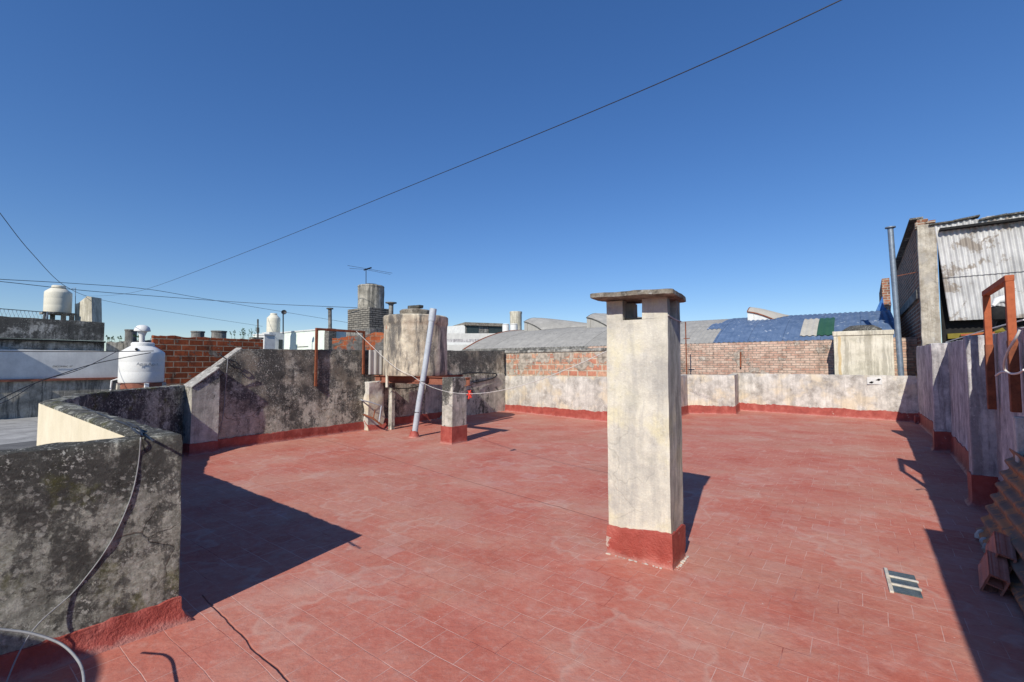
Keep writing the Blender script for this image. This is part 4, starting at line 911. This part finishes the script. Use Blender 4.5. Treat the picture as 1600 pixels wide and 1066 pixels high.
# ================================================================ LEFT BACKGROUND
LW = V3(-14.9, 13.2); ln2 = V.copy()
t = thing('house_wall', 'stepped neighbour wall at far left: grey base, white band, black mouldy upper storey', 'wall', LW)
e1 = LW + U*2.72; e0 = LW - U*9
wall('base_wall', 'tank3', t, [e0, e1 + U*.1], [1.06, 1.06], .3, z0=-.1, step=.25, rows=8, jit=.004)
mb = MB(); mb.bar(V3(*(e0 + V*.03).to_2d(), 1.10), V3(*(e1 + V*.03).to_2d(), 1.10), .1, .07); mb.build('red_ledge', 'rustbeam', t)
wall('white_wall', 'white', t, [e0 + V*.0 + U*.02, e1 + U*.05], [2.0, 2.0], .28, z0=1.13, step=.25, rows=6, jit=.003)
wall('upper_wall', 'dark', t, [e0 - V*.22, e1 - V*.22 - U*.35], [2.40, 2.30], .25, z0=1.9, step=.15, rows=6, jit=.015)
mb = MB(); mb.bar(V3(*(e0 - V*.2).to_2d(), 2.33), V3(*(e1 - V*.2 - U*.35).to_2d(), 2.31), .26, .05); mb.build('string_course', 'black', t)
wall('parapet', 'dark', t, [e0 - V*.30, e1 - V*.30 - U*.35], [3.08, 2.97], .25, z0=2.36, step=.15, rows=6, jit=.015)
wall('return_wall', 'tank3', t, [e1 - U*.30 - V*.2, e1 + U*.9 - V*.0, e1 + U*2.4], [2.32, 2.42, 2.45], .25, z0=-.1, step=.12, rows=8, jit=.03)
q = LW + U*1.62 - V*0
text('painted_sign', 'DICOMAC 37', onplane(98, 574, LW + V*.022, V), U, Z, .075, 'black', t)
# unseen box with bars, added off-frame: it throws the slanting shade on the white band
t = thing('shade_box', 'unseen box added outside the left edge to shade the white wall', 'building', LW - U*2.2)
roughbox('wall', 'grey', t, LW - U*2.3 + V*.15, U*1.9, V*.15, 1.95, 2.50, jit=.01)
mb = MB(); mb.box(V3(*(LW - U*2.3 + V*.15).to_2d(), 2.52), U*1.95, V*.17, Z*.03); mb.build('roof_slab', 'grey', t, bevel=.01)
for p_, q_ in ((LW - U*.45 + V*.25 + Z*.5, LW - U*1.6 + V*.25 + Z*1.95), (LW - U*1.6 + V*.3 + Z*.9, LW - U*.45 + V*.3 + Z*1.9)):  # bars added for their crossed shade on the base wall
    mb = MB(); mb.bar(p_, q_, .1, .1); mb.build('shade_bar', 'rustbeam', t)

def plastic_tank(label, c, r_, h_, mat, cap=True, group='plastic water tanks on the roofs'):
    t = thing('water_tank', label, 'water tank', c, group)
    c = Vector(c)
    rlathe_(t, 'body', mat, c, [(0, 0), (r_*.97, 0), (r_, .03*h_), (r_, .25*h_), (r_*.996, .26*h_), (r_, .27*h_), (r_, .5*h_), (r_*.996, .51*h_), (r_, .52*h_), (r_, .72*h_), (r_*.97, .76*h_), (r_*.55, .90*h_), (r_*.5, .905*h_)])
    rlathe_(t, 'lid', mat, c, [(r_*.50, .90*h_), (r_*.52, .905*h_), (r_*.52, .975*h_), (r_*.46, h_), (0, h_*1.01)])
    return t
def rlathe_(parent, name, mat, c, prof, seg=36):
    mb = MB(); rings = [[V3(c.x + r_*math.cos(k*2*math.pi/seg), c.y + r_*math.sin(k*2*math.pi/seg), c.z + z_) for k in range(seg + 1)] for r_, z_ in prof]
    mb.grid(rings); return mb.build(name, mat, parent, smooth=35)
# white tank near left
wc = at(221, 598, 12.6)
wt = plastic_tank('big white plastic water tank with small black lettering, before the orange brick wall', V3(wc.x, wc.y, 1.08), .50, 1.10, 'plastic')
fd = V3(-wc.x, -wc.y).normalized(); sd = V3(-fd.y, fd.x)
fdr = (Matrix.Rotation(R(13), 3, 'Z') @ fd); sdr = V3(-fdr.y, fdr.x)
text('lettering', 'Agua Agua', V3(wc.x, wc.y, 1.55) + fdr*.512, sdr, Z, .11, 'zinc', wt)
hp = V3(wc.x, wc.y, 1.98) + fd*.41 + sd*-.13
mb = MB(); mb.tube([hp - fd*.04, hp + fd*.05], .035, 10); mb.build('inlet', 'black', wt)
mb = MB(); mb.tube([V3(wc.x, wc.y, 1.18) - sd*.50, V3(wc.x, wc.y, 1.14) - sd*.62, V3(wc.x, wc.y, .7) - sd*.64], .02, 8); mb.build('outlet_pipe', 'plastic', wt)
t = thing('tank_stand', 'brown support slab and stubby posts under the big white plastic tank', 'tank stand', V3(wc.x, wc.y, .6))
mb = MB(); mb.lathe(V3(wc.x, wc.y, 0), [(0, 1.075), (.52, 1.07), (.52, .90), (0, .90)], 24); mb.build('slab', 'rustbeam', t)
for (a_, m_) in ((2.2, 'plastic'), (4.3, 'pale'), (.3, 'pale'), (5.6, 'plastic')):
    mb = MB(); mb.box(V3(wc.x + .52*math.cos(a_), wc.y + .52*math.sin(a_), .75), V*.05, U*.05, Z*.32); mb.build('post', m_, t, bevel=.01)
# low wall under / around it, and the orange hollow brick wall
OB = at(240, 525, 14.6)
t = thing('brick_wall', 'rough orange hollow brick wall behind the white water tank, weeds on top', 'wall', V3(OB.x, OB.y, 0))
wall('wall', 'brickorange', t, [V3(OB.x, OB.y), V3(OB.x, OB.y) + U*3.4], [2.48, 2.50], .2, z0=-.5, step=.12, rows=14, jit=.025, lump=.012)
# round vents on top of the far edge
for i, (px, py, Y, r_, h_, lb) in enumerate(((204.5, 527, 15.5, .16, .26, 'short round grey vent left of the mushroom vent'), (309, 527, 18, .22, .24, 'short round grey vent rising behind the orange brick wall, left one'), (342, 527, 18.5, .26, .26, 'short round pale vent rising behind the orange brick wall, right one'))):
    c = at(px, py + 1, Y); t = thing('roof_vent', lb, 'vent', V3(c.x, c.y, c.z - .4), 'short round vents behind the orange brick wall')
    rlathe_(t, 'pipe', 'grey', V3(c.x, c.y, c.z - .6), [(r_, 0), (r_, .6 + h_)]); rlathe_(t, 'rim', 'grey', V3(c.x, c.y, c.z + h_ - .03), [(r_*.8, 0), (r_*1.1, 0), (r_*1.1, .05), (0, .06)])
c = at(222, 529, 14.8)
t = thing('mushroom_vent', 'white mushroom shaped vent above the white water tank', 'vent', c)
rlathe_(t, 'stem', 'plastic', V3(c.x, c.y, c.z - .3), [(.075, 0), (.075, .36), (.10, .44), (.14, .54)])
rlathe_(t, 'cap', 'plastic', c, [(.12, .22), (.215, .235), (.215, .27), (.19, .36), (.12, .42), (.05, .44), (0, .445)])
# weeds on the wall
def weeds(px0, px1, py, Y, n, hgt, label):
    mb = MB(); lf = mb
    for i in range(n):
        p = at(px0 + (px1 - px0)*random.random(), py + 1, Y + random.random()*.2); a_ = random.random()*6.28
        q = p + V3(.08*math.cos(a_), .08*math.sin(a_), hgt*(.5 + .5*random.random())); mb.tube([p - Z*.05, (p + q)/2 + V3(.01, 0, .01), q], .005, 4)
        for k in range(9):
            c = p.lerp(q, .3 + .75*random.random()); d1 = Vector((random.uniform(-1, 1), random.uniform(-1, 1), random.uniform(-.3, .8))).normalized()*.05; d2 = d1.cross(Vector((random.uniform(-1, 1), random.uniform(-1, 1), 1))).normalized()*.022
            lf.quad([c - d2*.2, c + d1*.5 + d2, c + d1, c + d1*.5 - d2])
    tag(mb.build('weed', 'leaf', smooth=0), label, 'weeds', kind='stuff')
weeds(362, 398, 527, 17.4, 14, .42, 'straggly green weeds growing at the right end of the orange brick wall')
weeds(168, 195, 531, 15.2, 8, .16, 'small dark weeds on the old wall left of the mushroom vent')
weeds(212, 238, 528, 14.9, 8, .14, 'low weeds at the foot of the mushroom vent')
# cream tank on legs, slanted wall piece, fence, antenna pole
wc2 = at(90, 489, 18.6)
zt = wc2.z
plastic_tank('cream plastic water tank on a concrete stand, far left skyline', V3(wc2.x, wc2.y, zt), .42, 1.12, 'creamplastic')
t = thing('tank_stand', 'concrete table with legs under the far left cream tank', 'tank stand', V3(wc2.x, wc2.y, zt - .35))
mb = MB(); mb.box(V3(wc2.x, wc2.y, zt - .04), U*.48, V*.40, Z*.035); mb.build('slab', 'post', t)
for a_ in (-1, -.3, .35, 1):
    mb = MB(); mb.box(V3(wc2.x, wc2.y, zt - .5) + U*.38*a_ + V*(.33 if a_ not in (-.3,) else -.2), U*.07, V*.07, Z*.43); mb.build('leg', 'post', t)
mb = MB(); c1 = [at(117, 512, 18.9), at(117, 475, 18.9), at(122, 474, 18.9), at(136, 463, 18.9), at(143, 464, 18.9), at(144, 512, 18.9)]
mb.quad(c1); mb.quad([p + V3(.06, .4) for p in c1]); 
for i in range(6): mb.quad([c1[i], c1[(i + 1) % 6], c1[(i + 1) % 6] + V3(.06, .4), c1[i] + V3(.06, .4)])
tag(mb.build('wall_fragment', 'tank2', smooth=0), 'curved top concrete wall fragment right of the far left cream tank', 'wall')
mb = MB(); mb.tube([at(118, 480, 19.2), at(118, 450, 19.2)], .012, 6); mb.tube([at(112, 451, 19.2), at(119, 450, 19.2)], .01, 6)
tag(mb.build('antenna_mast', 'zinc'), 'thin antenna mast beside the far left cream tank', 'antenna')
t = thing('wire_fence', 'thin wire fence along the top of the mouldy far left wall', 'fence', at(30, 497, 14.0))
mb = MB()
a = LW - U*4 - V*.35; b = LW + U*1.0 - V*.35
mb.tube([V3(a.x, a.y, 3.30), V3(b.x, b.y, 3.20)], .012, 6)
mb.build('rail', 'cable', t); mb = MB()
for k in range(60):
    p = a.lerp(b, k/60); q_ = a.lerp(b, (k + 1.4)/60); zf = 3.30 - .1*k/60
    mb.tube([V3(p.x, p.y, zf - .36), V3(q_.x, q_.y, zf)], .0035, 4, cap=False); mb.tube([V3(q_.x, q_.y, zf - .36), V3(p.x, p.y, zf)], .0035, 4, cap=False)
mb.build('mesh', 'zinc', t)
for k in range(4):
    mb = MB(); p = a.lerp(b, k/3); mb.tube([V3(p.x, p.y, 2.85), V3(p.x, p.y, 3.32 - .03*k)], .014, 6); mb.build('post', 'zinc', t)
# ================================================================ mint / white house with cream tank
MH = at(508, 515, 28)
t = thing('house', 'long pale mint green house wall on the skyline left of the tower', 'house', V3(MH.x, MH.y, 0))
c_ = V3(MH.x, MH.y); zt = MH.z
mb = MB(); mb.box(V3(*(c_ - V*4.85 + U*2).to_2d(), (zt - 4.6)/2), V*4.85, U*2, Z*(zt + 4.6)/2); mb.build('wall', 'mint', t)
mb = MB(); mb.box(V3(*(c_ - V*4.85 + U*2).to_2d(), zt + .03), V*4.9, U*2.05, Z*.04); mb.build('coping', 'white', t)
mb = MB(); mb.box(V3(*(c_ - V*2.6 - U*.02).to_2d(), zt - 1.0), V*.7, U*.015, Z*.02); mb.build('pipe_run', 'grey', t)
t = thing('chimney', 'mossy brick chimney pier with a thin pipe at the right end of the mint house', 'chimney', c_ + V*.3)
roughbox('pier', 'brickgrey', t, c_ + V*.28 + U*.2, V*.25, U*.25, 0, zt + .05, n=(3, 3, 10), jit=.03)
q = at(516, 512, 28.1); q_ = at(515.5, 482, 28.1)
mb = MB(); mb.tube([q - Z*.3, q_], .11, 10); mb.build('pipe', 'grey', t); mb = MB(); mb.lathe(q_, [(0, .05), (.2, .02), (.2, -.05)], 14); mb.build('cowl', 'dark', t)
q = at(427, 520, 29)
t = thing('rooftop_box', 'small grey rooftop block under the cream tank, left of the mint house', 'building', V3(q.x, q.y, q.z - 3))
roughbox('wall', 'white', t, V3(q.x, q.y), V*.48, U*.48, 0, q.z, n=(2, 2, 6), jit=.01)
mb = MB(); e = V3(q.x, q.y, q.z - .75) + V*.50; mb.box(e + U*.25, V*.01, U*.12, Z*.3); mb.build('window', 'glass', t)
plastic_tank('cream plastic water tank on a small block left of the mint house', q + Z*.02, .39, 1.22, 'creamplastic')
q = at(402, 545, 26)
t = thing('house', 'low white wall house on the skyline left of the small rooftop block', 'house', V3(q.x, q.y, 0))
zt2 = at(400, 524, 26).z
mb = MB(); mb.box(V3(q.x, q.y, (zt2 - 4.6)/2) + V*.1 + U*.4, V*.5, U*.3, Z*(zt2 + 4.6)/2); mb.build('wall', 'white', t, bevel=.02)
mb = MB(); mb.box(V3(q.x, q.y, zt2 + .03) + V*.1 + U*.4, V*.55, U*.33, Z*.04); mb.build('coping', 'white', t)
q = at(400, 545, 18.5); 
roof_ = thing('chimney', 'stubby crumbling chimney stack at the right end of the orange brick wall', 'chimney', V3(q.x, q.y, 1.2))
zt3 = at(396, 530, 18.5).z
roughbox('stack', 'tank2', roof_, V3(q.x, q.y), V*.14, U*.14, 1.0, zt3, n=(3, 3, 8), jit=.03); mb = MB(); mb.box(V3(q.x, q.y, zt3 + .03), V*.2, U*.2, Z*.035); mb.build('cap_slab', 'dark', roof_)
t = thing('antenna', 'small dark dish antenna on a thin mast beside the cream tank', 'antenna', at(442, 520, 27))
mb = MB(); mb.tube([at(442.5, 522, 27), at(442.5, 490, 27)], .035, 6); mb.build('mast', 'cable', t)
c = at(444, 489, 27); mb = MB(); mb.lathe(c, [(0, .03), (.09, .04), (.15, .10), (.09, .02), (0, -.02)], 16)
mm = Matrix.Translation(c) @ Matrix.Rotation(R(70), 4, 'X') @ Matrix.Rotation(R(20), 4, 'Y') @ Matrix.Translation(-c); mb.v = [tuple(mm @ Vector(v_)) for v_ in mb.v]; mb.build('dish', 'cable', t)
mb = MB(); mb.tube([at(403, 530, 24), at(403, 499, 24)], .04, 6); mb.tube([at(403, 520, 24), at(403, 512, 24)], .07, 6)
tag(mb.build('pole', 'dark'), 'dark thin pole above the low white house', 'pole')
# ================================================================ tower block with round tank
TW = at(579, 515, 18)
t = thing('tower', 'grey brick stub tower on the skyline carrying a round concrete tank', 'tower', V3(TW.x, TW.y, 0))
zl = at(579, 514, 18).z; zh = at(579, 481, 18).z
tw_ = at(579, 515, 18.6); tcn = V3(tw_.x, tw_.y)
roughbox('lower_wall', 'grey', t, tcn, V*.80, U*.6, 0, zl, n=(6, 5, 18), jit=.01)
roughbox('upper_brickwork', 'brickgrey', t, tcn - V*.04, V*.74, U*.56, zl - .01, zh, n=(8, 6, 8), jit=.025)
t = thing('water_tank', 'round concrete water tank on top of the brick stub tower', 'water tank', V3(tcn.x, tcn.y, zh))
rlathe('body', 'tank3', t, tcn, [(0, zh - .01), (.52, zh - .01)] + [(.52, zh + .1*k) for k in range(1, 10)] + [(.535, zh + .92), (.51, zh + .97), (.3, zh + .99), (0, zh + 1.0)], jit=.015)
rlathe('lid', 'dark', t, tcn, [(.22, zh + .97), (.24, zh + 1.04), (0, zh + 1.06)], jit=.01)
t = thing('antenna', 'old television antenna with long thin arms on the round tank of the tower', 'antenna', V3(tcn.x, tcn.y, zh + 1.0))
b = at(572, 443, 18.2); a = at(572, 421, 18.2)
mb = MB(); mb.tube([V3(b.x, b.y, zh + .96), a], .014, 6); mb.build('mast', 'cable', t)
mb = MB(); mb.tube([at(543, 415, 18.2), a + Z*.03, at(613, 427, 18.2)], .007, 5); mb.tube([at(546, 419.5, 18.3), at(569, 421, 18.3), at(610, 429, 18.3)], .006, 5); mb.build('arms', 'cable', t)
mb = MB(); mb.bar(at(569, 422, 18.0), at(580, 418.5, 18.4), .05, .05); mb.build('boom', 'cable', t)
q = at(611, 490, 17); q_ = at(611, 474, 17)
t = thing('flue_pipe', 'short concrete flue with a flat cowl behind the big round tank', 'flue', q)
rlathe_(t, 'pipe', 'grey', V3(q.x, q.y, q.z - .6), [(.085, 0), (.085, .6 + (q_.z - q.z))]); rlathe_(t, 'cowl', 'grey', q_, [(.1, -.06), (.1, -.03), (.21, 0), (.21, .03), (0, .04)])
# low plastered wall between mint house and tower, orange brick exposed on top
q = at(519, 527, 17.2)
t = thing('brick_wall', 'low dark wall with bare orange brick on top, below the tower', 'wall', V3(q.x, q.y, 0))
wall('wall', bricks('dark_patchy_wall', (0.42, 0.12, 0.05), (0.34, 0.09, 0.04), (0.3, 0.2, 0.14), 0.4, 0.19, 0.015, over=(0.20, 0.19, 0.18), overamt=.68, dark=.5, seed=9, oscale=1.2), t, [V3(q.x, q.y), V3(q.x, q.y) + V3(1.6, .3), V3(q.x, q.y) + V3(2.4, .1)], [2.52, 2.80, 2.75], .2, z0=0, step=.08, rows=12, jit=.04)
# ================================================================ far buildings behind the big tank
q = at(727, 508, 60)
t = thing('building', 'flat white modern building with dark window band, far behind the big round tank', 'building', V3(q.x, q.y, 0))
a = V3(q.x, q.y); rr = V3(.93, .36).normalized(); ll = V3(-.9, .44)
zt = q.z
def slabwall(mat, p, q_, z0, z1, th=.3, name='wall', parent=None):
    mb = MB(); d_ = (q_ - p).normalized(); n_ = V3(-d_.y, d_.x); c = (p + q_)/2 + n_*th/2; mb.box(V3(c.x, c.y, (z0 + z1)/2), d_*((q_ - p).length/2), n_*th/2, Z*(z1 - z0)/2); return mb.build(name, mat, parent)
bR = at(786, 512, 62); bL = at(690, 514, 63)
slabwall('grey', a, V3(bR.x, bR.y), -4.6, zt - .05, 6, 'wall', t)
slabwall('white', V3(bL.x, bL.y), a + V3(-.05, 0), -4.6, zt, 4, 'white_wall', t)
slabwall('slab', a - V3(0, .4), V3(bR.x, bR.y - .4), zt - .05, zt + .35, 7, 'roof_slab', t)
for k, (x0, x1) in enumerate(((.04, .34), (.62, .97))):
    dv = V3(bR.x, bR.y) - a; slabwall('glass', a + dv*x0 - V3(0, .1), a + dv*x1 - V3(0, .1), zt - 1.35, zt - .15, .08, 'window', t)
q = at(700, 530, 42); q_ = at(768, 530, 42)
t = thing('building', 'low pale roofs with a white parapet between the big tank and the curved roof', 'building', V3(q.x, q.y, 0))
for (y_, Y, mat, th, nm) in ((521, 46, 'whitesheet', 3, 'rear_wall'), (530, 42, 'purple', 2, 'grey_wall'), (535, 38, 'white', .3, 'parapet'), (539, 34, 'whitesheet', 3, 'front_wall')):
    p = at(690, y_, Y); p2 = at(775, y_ + 1, Y); slabwall(mat, V3(p.x, p.y), V3(p2.x, p2.y), -4.6, p.z, th, nm, t)
for i, px in enumerate((790.5, 803)):
    q = at(px, 519, 46 - i)
    t = thing('water_tank', ('left' if i == 0 else 'right') + ' one of two small white tanks on the skyline above the curved roof', 'water tank', q, 'small white skyline tanks')
    rlathe_(t, 'body', 'plastic', V3(q.x, q.y, q.z - .6), [(0, 0), (.36, 0), (.36, 1.32), (0, 1.32)]); rlathe_(t, 'lid', 'plastic', V3(q.x, q.y, q.z + .74), [(.30, 0), (.37, .02), (.33, .08), (0, .1)])
q = at(806, 519, 48)
t = thing('water_tank', 'tall slim stained concrete tank on the skyline behind two small white tanks', 'water tank', q)
rlathe('body', 'tank2', t, V3(q.x, q.y), [(.62, q.z - 1), (.62, q.z + .5), (.63, q.z + 1.9), (.66, q.z + 2.0), (.66, q.z + 2.15), (0, q.z + 2.2)], jit=.01)
# ================================================================ cables in the sky
def wire(pxs, r_, label):
    pts = [at(x, y, Y) for x, y, Y in pxs]; cable('overhead_cable', pts, r_, 'cable', label, 'cable', 'overhead cables')
wire([(-5, 1000, 1)] and [(130, 463, 40), (180, 461, 34), (235, 450, 28), (400, 388, 18), (640, 291, 12), (900, 185, 8.6), (1130, 86, 6.8), (1340, -12, 5.8)], .008, 'long dark overhead cable climbing from lower left to the top right of the sky')
wire([(-40, 280, 9), (0, 333, 10), (50, 396, 12), (105, 449, 16), (160, 469, 22), (260, 487, 26), (410, 510, 30)], .008, 'overhead cable dropping steeply from the left edge then running low to the right')
wire([(-60, 432, 14), (0, 436.5, 14), (115, 443, 17), (230, 452, 20), (320, 467, 24), (470, 492, 32), (560, 507, 36)], .0105, 'upper of the two long overhead cables running across the left skyline')
wire([(-60, 436, 14), (0, 440, 14), (120, 453, 16), (230, 462, 18), (400, 474, 20), (558, 481, 18)], .0105, 'lower of the two long overhead cables, ending at the tower')
wire([(-30, 549, 11), (60, 549.5, 11), (150, 549.5, 11.2), (215, 549, 11.5), (240, 548.5, 11.8)], .012, 'black cable stretched level across the white neighbour wall')
wire([(-30, 640, 9), (40, 605, 9.8), (95, 585, 10.6), (150, 568, 11.2), (236, 551, 11.9)], .010, 'dark cable rising across the neighbour wall to the white tank')
wire([(60, 594, 10.5), (105, 584, 10.8), (140, 571, 11.4), (185, 548, 12.5)], .009, 'dark cable crossing the others in front of the white neighbour wall')
wire([(-20, 635, 9), (0, 631, 9.4), (25, 619, 10), (55, 599, 10.6)], .008, 'pale cable slanting in front of the grey base of the neighbour wall')
# round tank added unseen behind the camera to throw shade at bottom left
t = thing('water_tank', 'round water tank added unseen behind the viewer to shade the bottom left', 'water tank', V3(-3.93, -.46))
rlathe('body', 'tank', t, V3(-3.93, -.46), [(0, 1.0)] + [(.75, .02), (.75, 1.0), (.75, 1.95), (.72, 2.0), (0, 2.02)], jit=.004)
